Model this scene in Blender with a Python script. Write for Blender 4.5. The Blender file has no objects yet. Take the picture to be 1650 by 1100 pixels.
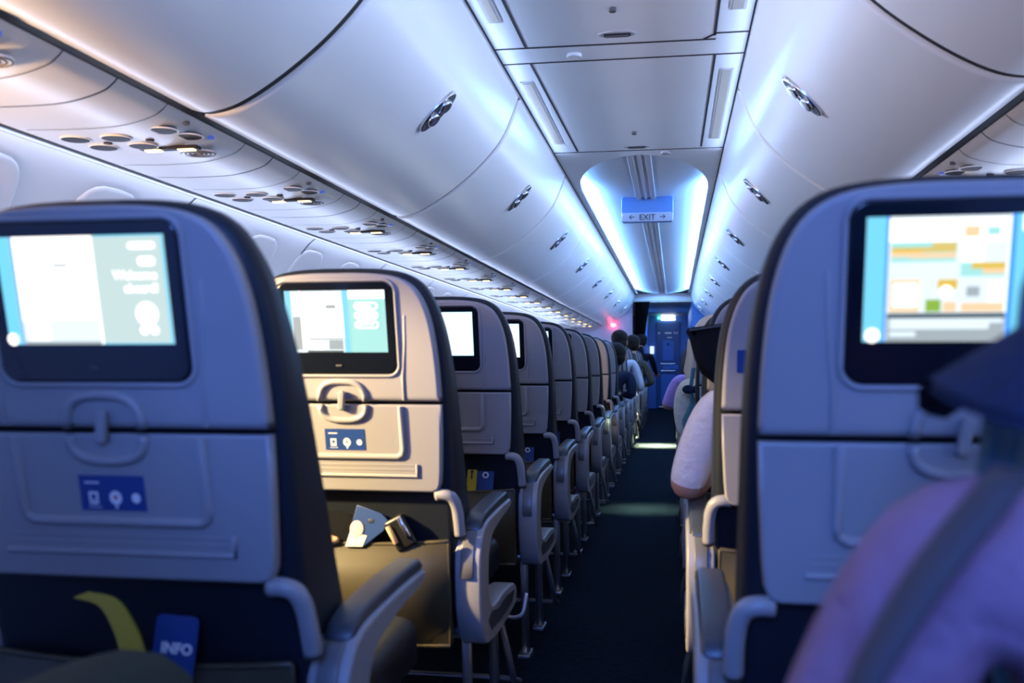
import bpy, bmesh, math, random
from mathutils import Vector, Matrix
random.seed(7)
sc = bpy.context.scene
COL = sc.collection
PI = math.pi

# ------------------------------------------------------------------ materials
def mat(name, col, rough=0.5, metal=0.0, spec=0.5, bump=0.0, bscale=200.0, bdist=0.002, vary=0.0, vscale=6.0, coat=0.0):
    m = bpy.data.materials.new(name); m.use_nodes = True
    nt = m.node_tree; b = nt.nodes['Principled BSDF']
    b.inputs['Base Color'].default_value = (*col, 1)
    b.inputs['Roughness'].default_value = rough
    b.inputs['Metallic'].default_value = metal
    b.inputs['Specular IOR Level'].default_value = spec
    b.inputs['Coat Weight'].default_value = coat
    tc = nt.nodes.new('ShaderNodeTexCoord')
    if bump:
        n = nt.nodes.new('ShaderNodeTexNoise'); n.inputs['Scale'].default_value = bscale
        n.inputs['Detail'].default_value = 4
        nt.links.new(tc.outputs['Object'], n.inputs['Vector'])
        bp = nt.nodes.new('ShaderNodeBump'); bp.inputs['Strength'].default_value = bump
        bp.inputs['Distance'].default_value = bdist
        nt.links.new(n.outputs['Fac'], bp.inputs['Height'])
        nt.links.new(bp.outputs['Normal'], b.inputs['Normal'])
    if vary:
        n2 = nt.nodes.new('ShaderNodeTexNoise'); n2.inputs['Scale'].default_value = vscale
        n2.inputs['Detail'].default_value = 5
        nt.links.new(tc.outputs['Object'], n2.inputs['Vector'])
        r = nt.nodes.new('ShaderNodeValToRGB')
        r.color_ramp.elements[0].position = 0.3; r.color_ramp.elements[1].position = 0.7
        r.color_ramp.elements[0].color = (*[c * (1 - vary) for c in col], 1)
        r.color_ramp.elements[1].color = (*[min(1, c * (1 + vary)) for c in col], 1)
        nt.links.new(n2.outputs['Fac'], r.inputs['Fac'])
        nt.links.new(r.outputs['Color'], b.inputs['Base Color'])
    return m

def emat(name, col, strength):
    m = bpy.data.materials.new(name); m.use_nodes = True
    nt = m.node_tree; b = nt.nodes['Principled BSDF']
    b.inputs['Base Color'].default_value = (0.02, 0.02, 0.02, 1)
    b.inputs['Roughness'].default_value = 0.3
    b.inputs['Emission Color'].default_value = (*col, 1)
    b.inputs['Emission Strength'].default_value = strength
    return m

M = dict(
    shell=mat('seat_shell_plastic', (0.27, 0.27, 0.295), 0.42, bump=0.05, bscale=900),
    tray=mat('tray_plastic', (0.27, 0.27, 0.295), 0.45, bump=0.05, bscale=900),
    leather=mat('navy_leather', (0.006, 0.010, 0.018), 0.5, spec=0.35, bump=0.12, bscale=160),
    pocket=mat('pocket_leather', (0.046, 0.040, 0.022), 0.42, bump=0.1, bscale=60),
    dark=mat('dark_seat_back', (0.010, 0.012, 0.016), 0.6),
    bezel=mat('monitor_glass', (0.004, 0.006, 0.012), 0.18, coat=0.3),
    armgrey=mat('armrest_grey', (0.25, 0.25, 0.27), 0.4),
    armpad=mat('armrest_pad', (0.035, 0.045, 0.06), 0.38, bump=0.08, bscale=200),
    armtrim=mat('armrest_trim', (0.11, 0.11, 0.12), 0.35),
    metal=mat('leg_metal', (0.42, 0.42, 0.43), 0.32, metal=0.9),
    bin=mat('bin_plastic', (0.84, 0.84, 0.86), 0.27, spec=0.7, vary=0.015, vscale=2),
    psu=mat('service_panel_plastic', (0.86, 0.85, 0.84), 0.30),
    psuline=mat('panel_seam', (0.10, 0.10, 0.12), 0.6),
    ceil=mat('ceiling_plastic', (0.86, 0.87, 0.89), 0.45, vary=0.015, vscale=3),
    dome=mat('dome_panel', (0.82, 0.85, 0.90), 0.45),
    trim=mat('trim_grey', (0.50, 0.50, 0.53), 0.35),
    seam=mat('seam_dark', (0.015, 0.016, 0.022), 0.6),
    wall=mat('sidewall_plastic', (0.64, 0.64, 0.66), 0.5),
    floor=mat('carpet', (0.004, 0.009, 0.016), 0.95, spec=0.05, bump=0.6, bscale=350, vary=0.35, vscale=40),
    chrome=mat('chrome', (0.75, 0.75, 0.77), 0.18, metal=1.0),
    latchdark=mat('latch_recess', (0.05, 0.055, 0.065), 0.4),
    disc=mat('reading_lamp_lens', (0.030, 0.025, 0.023), 0.5, spec=0.12),
    grille=mat('speaker_grille', (0.12, 0.12, 0.13), 0.5),
    sticker=mat('sticker_blue', (0.01, 0.045, 0.22), 0.4),
    stickwhite=mat('sticker_white', (0.75, 0.76, 0.8), 0.5),
    stickred=mat('sticker_red', (0.5, 0.12, 0.12), 0.5),
    yellow=mat('card_yellow', (0.42, 0.32, 0.015), 0.5),
    cardblue=mat('card_blue', (0.010, 0.045, 0.20), 0.45),
    paper=mat('brown_paper', (0.62, 0.40, 0.24), 0.8),
    pinkpaper=mat('pink_paper', (0.62, 0.45, 0.48), 0.7),
    palepaper=mat('pale_paper', (0.62, 0.68, 0.62), 0.7),
    black=mat('black_plastic', (0.008, 0.009, 0.011), 0.35),
    cloth_black=mat('black_cloth', (0.006, 0.007, 0.010), 0.9, spec=0.1, bump=0.3, bscale=300),
    wallblue=mat('galley_wall_blue', (0.05, 0.16, 0.45), 0.45),
    doorblue=mat('door_blue', (0.02, 0.07, 0.22), 0.4),
    doorpanel=mat('door_panel_blue', (0.04, 0.16, 0.48), 0.4),
    partition=mat('partition_laminate', (0.48, 0.47, 0.62), 0.5),
    galceil=mat('galley_ceiling', (0.62, 0.60, 0.50), 0.5),
    exitblue=mat('exit_sign_body', (0.10, 0.22, 0.50), 0.35),
    exitface=mat('exit_sign_face', (0.36, 0.42, 0.54), 0.4),
    ink=mat('ink_dark', (0.02, 0.025, 0.05), 0.5),
    led=emat('led_strip', (0.18, 0.45, 1.0), 58.0),
    sidelight=emat('sidewall_light', (0.55, 0.64, 1.0), 22.0),
    lens=emat('ceiling_lens', (0.62, 0.72, 0.95), 0.36),
    sign=emat('lit_sign', (1.0, 0.72, 0.28), 5.0),
    callblue=emat('call_button', (0.1, 0.2, 1.0), 0.35),
    red=emat('red_lamp', (1.0, 0.05, 0.08), 14.0),
    green=emat('green_lamp', (0.05, 1.0, 0.5), 5.0),
    lampwhite=emat('galley_lamp', (0.75, 0.85, 1.0), 4.0),
    placard=emat('lit_placard', (0.7, 0.85, 1.0), 0.9),
    scr_white=emat('screen_white', (1.0, 0.98, 0.95), 1.35),
    scr_pale2=emat('screen_pale_bright', (0.92, 0.95, 0.93), 1.15), scr_cyan2=emat('screen_cyan_bright', (0.4, 0.85, 1.0), 1.6),
    scr_aqua=emat('screen_aqua', (0.66, 0.83, 0.80), 0.72),
    scr_cyan=emat('screen_cyan', (0.20, 0.72, 1.0), 0.8),
    scr_blue=emat('screen_blue', (0.06, 0.32, 1.0), 0.95),
    scr_pale=emat('screen_pale', (0.72, 0.84, 0.90), 0.95),
    scr_grey=emat('screen_grey', (0.45, 0.52, 0.55), 0.7),
    scr_dark=emat('screen_dark', (0.08, 0.12, 0.13), 0.7),
    scr_teal=emat('screen_teal', (0.42, 0.88, 0.84), 0.75),
    scr_sand=emat('screen_sand', (0.9, 0.62, 0.35), 0.9),
    scr_green=emat('screen_green', (0.28, 0.50, 0.04), 0.8),
    scr_gold=emat('screen_gold', (0.75, 0.52, 0.05), 0.85),
    winlit=emat('sunlit_window', (1.0, 0.72, 0.35), 1.2),
    skin=mat('skin', (0.52, 0.29, 0.20), 0.5),
    white_cloth=mat('white_cotton', (0.85, 0.76, 0.70), 0.85, bump=0.9, bscale=16, bdist=0.02),
    cream_cloth=mat('cream_cotton', (0.66, 0.60, 0.48), 0.85, bump=0.9, bscale=16, bdist=0.02),
    purple=mat('purple_cloth', (0.24, 0.13, 0.20), 0.8, bump=0.9, bscale=16, bdist=0.02),
    lilac=mat('lilac_cloth', (0.45, 0.30, 0.72), 0.8, bump=0.9, bscale=16, bdist=0.02),
    greystrap=mat('grey_strap', (0.05, 0.045, 0.055), 0.8),
    navy_cloth=mat('navy_cloth', (0.012, 0.02, 0.05), 0.85, spec=0.2, bump=0.9, bscale=16, bdist=0.02),
    knit=mat('grey_knit', (0.52, 0.54, 0.62), 0.9, bump=0.6, bscale=90),
    olive=mat('olive_jacket', (0.035, 0.04, 0.032), 0.8),
    trousers=mat('dark_trousers', (0.02, 0.025, 0.03), 0.85),
    greentrousers=mat('green_trousers', (0.018, 0.028, 0.020), 0.85),
    hair=mat('dark_hair', (0.010, 0.008, 0.008), 0.6, spec=0.12, bump=0.5, bscale=120),
    blond=mat('blond_hair', (0.55, 0.46, 0.36), 0.5, bump=0.5, bscale=120),
    capblue=mat('blue_cap', (0.03, 0.14, 0.30), 0.8),
    teal=mat('teal_cloth', (0.05, 0.16, 0.19), 0.8),
)

# ------------------------------------------------------------------ object helpers
def link(o): COL.objects.link(o); return o

def obj(name, bm, ms, parent=None, smooth=True, kind=None, wn=True):
    me = bpy.data.meshes.new(name)
    bmesh.ops.recalc_face_normals(bm, faces=bm.faces[:])
    bm.to_mesh(me); bm.free()
    if not isinstance(ms, (list, tuple)): ms = [ms]
    for m in ms: me.materials.append(m)
    if smooth:
        me.polygons.foreach_set('use_smooth', [True] * len(me.polygons))
    o = link(bpy.data.objects.new(name, me))
    if smooth and wn:
        w = o.modifiers.new('wn', 'WEIGHTED_NORMAL'); w.keep_sharp = True; w.weight = 80
    if parent: o.parent = parent
    if kind: o['kind'] = kind
    return o

def tag(o, label, cat, group=None):
    o['label'] = label; o['category'] = cat
    if group: o['group'] = group
    return o

def thing(name, label, cat, loc=(0, 0, 0), group=None):
    o = link(bpy.data.objects.new(name, None)); o.location = loc
    o.empty_display_size = 0.1
    return tag(o, label, cat, group)

def copy_tree(o, parent=None):
    c = o.copy(); COL.objects.link(c)
    if parent: c.parent = parent
    for ch in list(o.children): copy_tree(ch, c)
    return c

# ------------------------------------------------------------------ mesh helpers
def add_box(bm, c, s, bevel=0.0, mi=0, rot=None, seg=2):
    b2 = bmesh.new()
    bmesh.ops.create_cube(b2, size=1.0)
    for v in b2.verts: v.co = Vector((v.co.x * s[0], v.co.y * s[1], v.co.z * s[2]))
    if bevel:
        bmesh.ops.bevel(b2, geom=b2.edges[:], offset=bevel, segments=seg, profile=0.5, affect='EDGES')
    mt = Matrix.Translation(Vector(c)) @ (rot.to_4x4() if rot else Matrix.Identity(4))
    merge(bm, b2, mt, mi)

def merge(bm, b2, mt=None, mi=0):
    vm = {}
    for v in b2.verts: vm[v] = bm.verts.new(mt @ v.co if mt else v.co)
    for f in b2.faces:
        try:
            nf = bm.faces.new([vm[v] for v in f.verts]); nf.material_index = mi
        except ValueError: pass
    b2.free()

def add_tube(bm, pts, r, seg=10, cap=True, mi=0, flat=1.0, closed=False, up=Vector((0, 0, 1))):
    pts = [Vector(p) for p in pts]; n = len(pts)
    rs = r if isinstance(r, (list, tuple)) else [r] * n
    rings = []
    for i, p in enumerate(pts):
        if closed: t = pts[(i + 1) % n] - pts[i - 1]
        elif i == 0: t = pts[1] - pts[0]
        elif i == n - 1: t = pts[-1] - pts[-2]
        else: t = (pts[i + 1] - p).normalized() + (p - pts[i - 1]).normalized()
        t.normalize()
        a = t.cross(up)
        if a.length < 1e-3: a = t.cross(Vector((0, 1, 0)))
        if a.length < 1e-3: a = t.cross(Vector((1, 0, 0)))
        a.normalize(); b = t.cross(a).normalized()
        rings.append([bm.verts.new(p + a * (math.cos(2 * PI * k / seg) * rs[i]) + b * (math.sin(2 * PI * k / seg) * rs[i] * flat)) for k in range(seg)])
    rng = range(n) if closed else range(n - 1)
    for i in rng:
        A = rings[i]; B = rings[(i + 1) % n]
        for k in range(seg):
            f = bm.faces.new((A[k], A[(k + 1) % seg], B[(k + 1) % seg], B[k])); f.material_index = mi
    if cap and not closed:
        f = bm.faces.new(rings[0]); f.material_index = mi
        f = bm.faces.new(list(reversed(rings[-1]))); f.material_index = mi

def add_ellipsoid(bm, c, s, seg=20, rings=12, mi=0, rot=None):
    b2 = bmesh.new(); bmesh.ops.create_uvsphere(b2, u_segments=seg, v_segments=rings, radius=1)
    for v in b2.verts: v.co = Vector((v.co.x * s[0], v.co.y * s[1], v.co.z * s[2]))
    merge(bm, b2, Matrix.Translation(Vector(c)) @ (rot.to_4x4() if rot else Matrix.Identity(4)), mi)

def catmull(pts, n=6):
    P = [Vector(p) for p in pts]; out = []
    for i in range(len(P) - 1):
        p0 = P[i - 1] if i else P[0] * 2 - P[1]; p1 = P[i]; p2 = P[i + 1]
        p3 = P[i + 2] if i + 2 < len(P) else P[-1] * 2 - P[-2]
        for k in range(n):
            t = k / n
            out.append(0.5 * ((2 * p1) + (p2 - p0) * t + (2 * p0 - 5 * p1 + 4 * p2 - p3) * t * t + (3 * p1 - p0 - 3 * p2 + p3) * t ** 3))
    out.append(P[-1]); return out

def inset2d(pl, d):
    n = len(pl); out = []
    area = sum(pl[i][0] * pl[(i + 1) % n][1] - pl[(i + 1) % n][0] * pl[i][1] for i in range(n))
    sg = 1 if area > 0 else -1
    for i in range(n):
        a = Vector(pl[i - 1][:2]); b = Vector(pl[i][:2]); c = Vector(pl[(i + 1) % n][:2])
        e1 = (b - a); e2 = (c - b)
        if e1.length < 1e-9 or e2.length < 1e-9: out.append(tuple(b)); continue
        e1.normalize(); e2.normalize()
        n1 = Vector((-e1.y, e1.x)) * sg; n2 = Vector((-e2.y, e2.x)) * sg
        nn = n1 + n2
        if nn.length < 1e-6: nn = n1
        nn.normalize(); k = max(0.5, nn.dot(n1))
        out.append(tuple(b + nn * (d / k)))
    return out

def rrect(hw, z0, z1, r, n=5):
    pts = []
    for (cx, cz, a0) in ((hw - r, z1 - r, 0), (-hw + r, z1 - r, 90), (-hw + r, z0 + r, 180), (hw - r, z0 + r, 270)):
        for k in range(n + 1):
            a = math.radians(a0 + 90 * k / n); pts.append((cx + r * math.cos(a), cz + r * math.sin(a)))
    return pts

def add_slab(bm, outline, f, thick, bevel=0.006, steps=3, mi=0, pairs=False):
    """outline (x,z); f(x,z,t)->Vector; t from 0 (rear face) to thick (may be callable of z); rear edge rounded."""
    n = len(outline); loops = []
    for k in range(steps + 1):
        a = (PI / 2) * k / steps
        ins = bevel * (1 - math.sin(a)); t = bevel * (1 - math.cos(a))
        pl = inset2d(outline, ins) if ins > 1e-6 else outline
        loops.append([bm.verts.new(f(p[0], p[1], t)) for p in pl])
    th = thick if callable(thick) else (lambda z: thick)
    pl2 = inset2d(outline, bevel)
    loops.append([bm.verts.new(f(p[0], p[1], th(p[1]) - bevel)) for p in outline])
    loops.append([bm.verts.new(f(p[0], p[1], th(p[1]))) for p in pl2])
    for A, B in zip(loops, loops[1:]):
        for i in range(n):
            q = bm.faces.new((A[i], A[(i + 1) % n], B[(i + 1) % n], B[i])); q.material_index = mi
    for L in (loops[0], loops[-1]):
        if pairs:      # strips across a left-right symmetric outline keep curved faces clean
            for i in range(n // 2 - 1):
                q = bm.faces.new((L[i], L[i + 1], L[n - 2 - i], L[n - 1 - i])); q.material_index = mi
        else:
            q = bm.faces.new(L); q.material_index = mi

def add_poly_extrude_x(bm, poly, x0, x1, bevel=0.004, mi=0):
    """poly in (y,z), solid between x0 and x1 with rounded rims"""
    n = len(poly); ins = inset2d(poly, bevel); lp = []
    for (pl, x) in ((ins, x0), (poly, x0 + bevel), (poly, x1 - bevel), (ins, x1)):
        lp.append([bm.verts.new((x, p[0], p[1])) for p in pl])
    for A, B in zip(lp, lp[1:]):
        for i in range(n):
            q = bm.faces.new((A[i], A[(i + 1) % n], B[(i + 1) % n], B[i])); q.material_index = mi
    for L in (lp[0], lp[-1]):
        q = bm.faces.new(L); q.material_index = mi

def sweep_y(bm, prof, ys, mi=0):
    """open profile (x,z) swept along y"""
    cols = [[bm.verts.new((p[0], y, p[1])) for p in prof] for y in ys]
    for A, B in zip(cols, cols[1:]):
        for i in range(len(prof) - 1):
            q = bm.faces.new((A[i], A[i + 1], B[i + 1], B[i])); q.material_index = mi

def solid_y(bm, poly, y0, y1, bevel=0.0, mi=0):
    n = len(poly); lp = []
    if bevel:
        ins = inset2d(poly, bevel)
        seq = ((ins, y0), (inset2d(poly, bevel * 0.3), y0 + bevel * 0.3), (poly, y0 + bevel), (poly, y1 - bevel), (inset2d(poly, bevel * 0.3), y1 - bevel * 0.3), (ins, y1))
    else: seq = ((poly, y0), (poly, y1))
    for pl, y in seq: lp.append([bm.verts.new((p[0], y, p[1])) for p in pl])
    for A, B in zip(lp, lp[1:]):
        for i in range(n):
            q = bm.faces.new((A[i], A[(i + 1) % n], B[(i + 1) % n], B[i])); q.material_index = mi
    for L in (lp[0], lp[-1]):
        q = bm.faces.new(L); q.material_index = mi

def text_bm(s, size, bold=0.0, align='CENTER'):
    cu = bpy.data.curves.new('t', 'FONT'); cu.body = s; cu.size = size; cu.align_x = align
    cu.offset = bold; cu.extrude = 0.0002; cu.resolution_u = 3
    o = bpy.data.objects.new('t', cu); COL.objects.link(o)
    dg = bpy.context.evaluated_depsgraph_get()
    me = bpy.data.meshes.new_from_object(o.evaluated_get(dg))
    bm = bmesh.new(); bm.from_mesh(me)
    bpy.data.objects.remove(o); bpy.data.curves.remove(cu); bpy.data.meshes.remove(me)
    return bm

# ------------------------------------------------------------------ global dimensions (camera eye at X=0,Y=0,Z=EYE)
EYE = 0.96
C = -0.197                    # cabin centre line
YB, YE = -3.0, 14.6           # cabin shell, rear of camera to partition
YF = 18.6                     # far wall

# ================================================================== THE SETTING
bm = bmesh.new(); sweep_y(bm, [(C - 1.72, 0), (C + 1.72, 0)], [YB, YF + 0.2])
obj('floor', bm, M['floor'], kind='structure')

wallprof = [(1.40, 1.575), (1.455, 1.548), (1.52, 1.49), (1.61, 1.35), (1.68, 1.15), (1.71, 0.9), (1.70, 0.6), (1.66, 0.3), (1.62, -0.01)]
wp = [tuple(p) for p in catmull([(a, b, 0) for a, b in wallprof], 5)]
def wall_at(z):
    for a, b in zip(wp, wp[1:]):
        if a[1] >= z >= b[1]:
            t = (a[1] - z) / max(1e-6, a[1] - b[1]); return a[0] + (b[0] - a[0]) * t
    return 1.6
for s, nm in ((-1, 'wall_left'), (1, 'wall_right')):
    bm = bmesh.new(); sweep_y(bm, [(C + s * p[0], p[1]) for p in wp], [YB, YE])
    k = 0
    y = -1.24
    while y < YE:          # dark vertical joints between the sidewall panels
        for dy in (0,):
            pr = [(C + s * (p[0] - 0.003), p[1]) for p in wp]
            sweep_y(bm, pr, [y - 0.004, y + 0.004], mi=1)
        y += 1.02
    obj(nm, bm, [M['wall'], M['seam']], kind='structure', wn=False)

# windows with drawn shades
def window(n, s, y, lit=False):
    bm = bmesh.new(); N = 28
    zc, hh, hw = 1.29, 0.21, 0.155
    def pt(a, kx, off):
        ca, sa = math.cos(a), math.sin(a); e = 0.55
        yy = y + hw * kx * (abs(ca) ** e) * (1 if ca >= 0 else -1)
        zz = zc + (hh - hw * (1 - kx)) * (abs(sa) ** e) * (1 if sa >= 0 else -1)
        return Vector((C + s * (wall_at(zz) - off), yy, zz))
    loops = []
    for kx, off in ((1.0, 0.0), (0.97, 0.008), (0.9, 0.010), (0.72, 0.002)):
        loops.append([bm.verts.new(pt(2 * PI * i / N, kx, off)) for i in range(N)])
    for A, B in zip(loops, loops[1:]):
        for i in range(N): bm.faces.new((A[i], A[(i + 1) % N], B[(i + 1) % N], B[i]))
    q = bm.faces.new(loops[-1]); q.material_index = 1
    return obj('window_%d' % n, bm, [M['wall'], M['winlit'] if lit else M['wall']], kind='structure', wn=False)
nwin = 1
LIT_L = {0.97, 5.99, 6.49}
y = 0.97
for i in range(26):
    yy = round(0.97 + 0.502 * i, 2)
    window(nwin, -1, yy, lit=(i in (1, 10, 11, 24))); nwin += 1
for i in range(10):
    window(nwin, 1, 0.97 + 0.502 * i); nwin += 1

# rear bulkhead behind the camera
bm = bmesh.new(); add_box(bm, (C, YB - 0.05, 1.1), (3.6, 0.06, 2.4)); obj('wall_rear', bm, M['partition'], kind='structure', smooth=False)

# ---- flat ceiling (with oval mouth of the recess at its forward end)
HC = EYE + 1.14
bm = bmesh.new()
Y1, Y2, Y3, YO, YOE = 3.10, 3.26, 4.67, 4.78, 5.75
RIM = 0.41
sweep_y(bm, [(C - 0.455, HC), (C + 0.455, HC)], [YB, Y3])
# piece around the oval: left and right halves
N = 24
outer = []; inner = []
for k in range(N + 1):
    a = PI * k / N
    u = -RIM * math.cos(a); yy = YOE - (YOE - YO) * math.sin(a)
    inner.append((C + u, yy))
ov = [bm.verts.new((p[0], p[1], HC)) for p in inner]
top = [bm.verts.new((C - 0.455 + 0.91 * k / N, Y3, HC)) for k in range(N + 1)]
for k in range(N): bm.faces.new((top[k], top[k + 1], ov[k + 1], ov[k]))
cl = bm.verts.new((C - 0.455, YOE, HC)); cr = bm.verts.new((C + 0.455, YOE, HC))
bm.faces.new((top[0], ov[0], cl)); bm.faces.new((top[-1], cr, ov[-1]))
# ledges beside the recess
for s in (-1, 1):
    sweep_y(bm, [(C + s * 0.455, HC), (C + s * RIM, HC)], [YOE, YE])
# lip standing up round the oval
up = [bm.verts.new((p[0], p[1], HC + 0.03)) for p in inner]
for k in range(N): bm.faces.new((ov[k], ov[k + 1], up[k + 1], up[k]))
for s in (-1, 1):
    sweep_y(bm, [(C + s * RIM, HC), (C + s * (RIM + 0.004), HC + 0.025)], [YOE, YE - 0.1])
# aft lip
sweep_y(bm, [(C - 0.455, HC), (C + 0.455, HC)], [YE - 0.25, YE + 0.02])
obj('ceiling', bm, M['ceil'], kind='structure', smooth=False)

# seams of the flat ceiling
def seam(n, segs, w=0.006, z=HC - 0.0012, m='seam'):
    bm = bmesh.new()
    for (a, b) in segs:
        a = Vector((*a, z)); b = Vector((*b, z)); d = (b - a).normalized(); nrm = Vector((-d.y, d.x, 0)) * w / 2
        add_box(bm, (a + b) / 2, ((b - a).length, w, 0.002), rot=Matrix.Rotation(math.atan2(d.y, d.x), 3, 'Z'))
    return obj('trim_%d' % n, bm, M[m], kind='structure', smooth=False)
seam(1, [((C - 0.455, Y1), (C - 0.34, Y1)), ((C - 0.34, Y1), (C + 0.34, Y1 + 0.006)), ((C + 0.34, Y1 - 0.05), (C + 0.455, Y1 - 0.05)),
         ((C - 0.335, Y1), (C - 0.345, 0.6)), ((C + 0.335, Y1 - 0.03), (C + 0.345, 0.6)), ((C + 0.3, Y1), (C + 0.34, Y1 - 0.05))], 0.009)
seam(2, [((C - 0.455, Y2), (C + 0.455, Y2)), ((C - 0.455, Y3), (C + 0.455, Y3)), ((C - 0.345, Y2), (C - 0.32, Y3 - 0.02)), ((C + 0.345, Y2), (C + 0.335, Y3 - 0.04))], 0.008)

# ---- recess shield (sags in the middle), end, LED coves
HS = EYE + 1.155
prof = []
for k in range(25):
    u = -0.50 + 1.0 * k / 24
    prof.append((C + u, HS + 0.06 * (abs(u) / 0.37) ** 2))
bm = bmesh.new(); sweep_y(bm, prof, [YO - 0.15, 8, 11, YE + 0.02])
yj = 6.35
while yj < YE - 0.3:
    sweep_y(bm, [(p[0], p[1] - 0.002) for p in prof], [yj - 0.003, yj + 0.003], mi=1); yj += 1.42
obj('ceiling_recess_panel', bm, [M['dome'], M['trim']], kind='structure', wn=False)
for n, s in ((3, -1), (4, 1)):
    bm = bmesh.new()
    sweep_y(bm, [(C + s * 0.472, HC + 0.03), (C + s * 0.478, HC + 0.085)], [YOE + 0.05, YE - 0.1])
    o = obj('trim_%d' % n, bm, M['led'], kind='structure', smooth=False)
# cover over the coves
bm = bmesh.new()
sweep_y(bm, [(C - 0.455, HC), (C - 0.5, HC + 0.04), (C - 0.5, HC + 0.2), (C + 0.5, HC + 0.2), (C + 0.5, HC + 0.04), (C + 0.455, HC)], [YO - 0.2, YE + 0.02])
obj('ceiling_cove', bm, M['ceil'], kind='structure', smooth=False)
# centre rails on the shield
bm = bmesh.new()
for du in (-0.05, 0.0, 0.05):
    add_box(bm, (C + du, (YO + 6.13) / 2 - 0.0, HS - 0.006), (0.034 if du else 0.018, 6.13 - YO - 0.05, 0.012), 0.003)
    add_box(bm, (C + du, (6.3 + YE) / 2, HS - 0.006), (0.03 if du else 0.016, YE - 6.3 - 0.3, 0.012), 0.003)
obj('trim_5', bm, M['trim'], kind='structure')

# ---- rails between bins and ceiling
for n, s in ((6, -1), (7, 1)):
    bm = bmesh.new()
    sweep_y(bm, [(C + s * 0.455, HC + 0.03), (C + s * 0.455, HC - 0.004), (C + s * 0.463, HC - 0.010), (C + s * 0.488, HC - 0.032), (C + s * 0.495, HC + 0.0)], [YB, YE])
    sweep_y(bm, [(C + s * 0.4485, HC - 0.002), (C + s * 0.4575, HC - 0.002)], [YB, YE], mi=1)
    y = 0.47
    while y < YE:
        sweep_y(bm, [(C + s * 0.459, HC - 0.010), (C + s * 0.487, HC - 0.034)], [y, y + 0.006], mi=1); y += 0.51
    obj('trim_%d' % n, bm, [M['trim'], M['seam']], kind='structure', smooth=False)

# ================================================================== OVERHEAD BINS
bprof = catmull([(0.452, 1.128, 0), (0.478, 1.06, 0), (0.535, 0.938, 0), (0.642, 0.818, 0), (0.770, 0.718, 0), (0.885, 0.652, 0), (0.965, 0.632, 0), (1.012, 0.640, 0)], 5)
bprof = [(p.x, p.y + EYE) for p in bprof]
BIN0, BP = 2.07, 1.564
ORD = ['nearest', 'second', 'third', 'fourth', 'fifth', 'sixth', 'seventh', 'eighth', 'ninth', 'tenth', 'eleventh', 'twelfth', 'thirteenth',
       'fourteenth', 'fifteenth', 'sixteenth', 'seventeenth', 'eighteenth', 'nineteenth', 'twentieth']

def bin_point(f):
    i = f * (len(bprof) - 1); k = int(i); t = i - k
    a = Vector(bprof[k]); b = Vector(bprof[min(k + 1, len(bprof) - 1)])
    return a + (b - a) * t, (b - a).normalized()

def make_bin(s):
    root = link(bpy.data.objects.new('overhead_bin', None))
    bm = bmesh.new()
    poly = [(s * p[0], p[1]) for p in bprof] + [(s * 1.03, EYE + 0.66), (s * 1.03, EYE + 1.13)]
    solid_y(bm, poly, 0.009, BP - 0.009, bevel=0.020)
    obj('bin_door', bm, M['bin'], root)
    # latch: recessed oval plate with two paddles
    best = min(range(100), key=lambda k: abs(bin_point(k / 100)[0].x - 0.60))
    p, t = bin_point(best / 100)
    T = Vector((s * t.x, 0, t.y)).normalized()          # along profile
    Nn = Vector((-s * abs(t.y), 0, -abs(t.x))).normalized()
    base = Vector((s * p.x, BP / 2 + 0.02, p.y))
    Yv = Vector((0, 1, 0))
    def oval(bm, a, b, off, N=24, mi=0, c=Vector((0, 0, 0)), h=0.003):
        vs = [bm.verts.new(base + c + T * (a * math.cos(2 * PI * k / N)) + Yv * (b * math.sin(2 * PI * k / N)) + Nn * off) for k in range(N)]
        vs2 = [bm.verts.new(base + c + T * ((a - h) * math.cos(2 * PI * k / N)) + Yv * ((b - h) * math.sin(2 * PI * k / N)) + Nn * (off + h)) for k in range(N)]
        lo = [bm.verts.new(base + c + T * (a * math.cos(2 * PI * k / N)) + Yv * (b * math.sin(2 * PI * k / N)) - Nn * 0.01) for k in range(N)]
        for A, B in ((lo, vs), (vs, vs2)):
            for i in range(N):
                q = bm.faces.new((A[i], A[(i + 1) % N], B[(i + 1) % N], B[i])); q.material_index = mi
        q = bm.faces.new(vs2); q.material_index = mi
    bm = bmesh.new(); oval(bm, 0.088, 0.042, 0.006); lt = obj('latch', bm, M['chrome'], root)
    bm = bmesh.new(); oval(bm, 0.080, 0.034, 0.0075, h=0.002); obj('latch_recess', bm, M['latchdark'], lt)
    bm = bmesh.new()
    for d in (-0.030, 0.030): oval(bm, 0.028, 0.027, 0.014, c=T * d, h=0.006)
    add_tube(bm, [base - T * 0.03 + Nn * 0.012, base + T * 0.03 + Nn * 0.012], 0.012, flat=0.6)
    obj('latch_paddle', bm, M['chrome'], lt)
    return root
for s, side in ((-1, 'left'), (1, 'right')):
    proto = None; n = 0
    for k in range(-2, 8):
        if proto is None: b = proto = make_bin(s)
        else: b = copy_tree(proto)
        b.location = (C, BIN0 + BP * k - (0.0 if s < 0 else 0.0), 0)
        if k < -1:
            lab = 'grey overhead bin behind the camera on the %s side' % side
        else:
            lab = '%s grey overhead bin from the camera above the %s-hand seats' % (ORD[k + 1], side)
        tag(b, lab, 'overhead bin', 'overhead bins along the %s side' % side)
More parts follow.
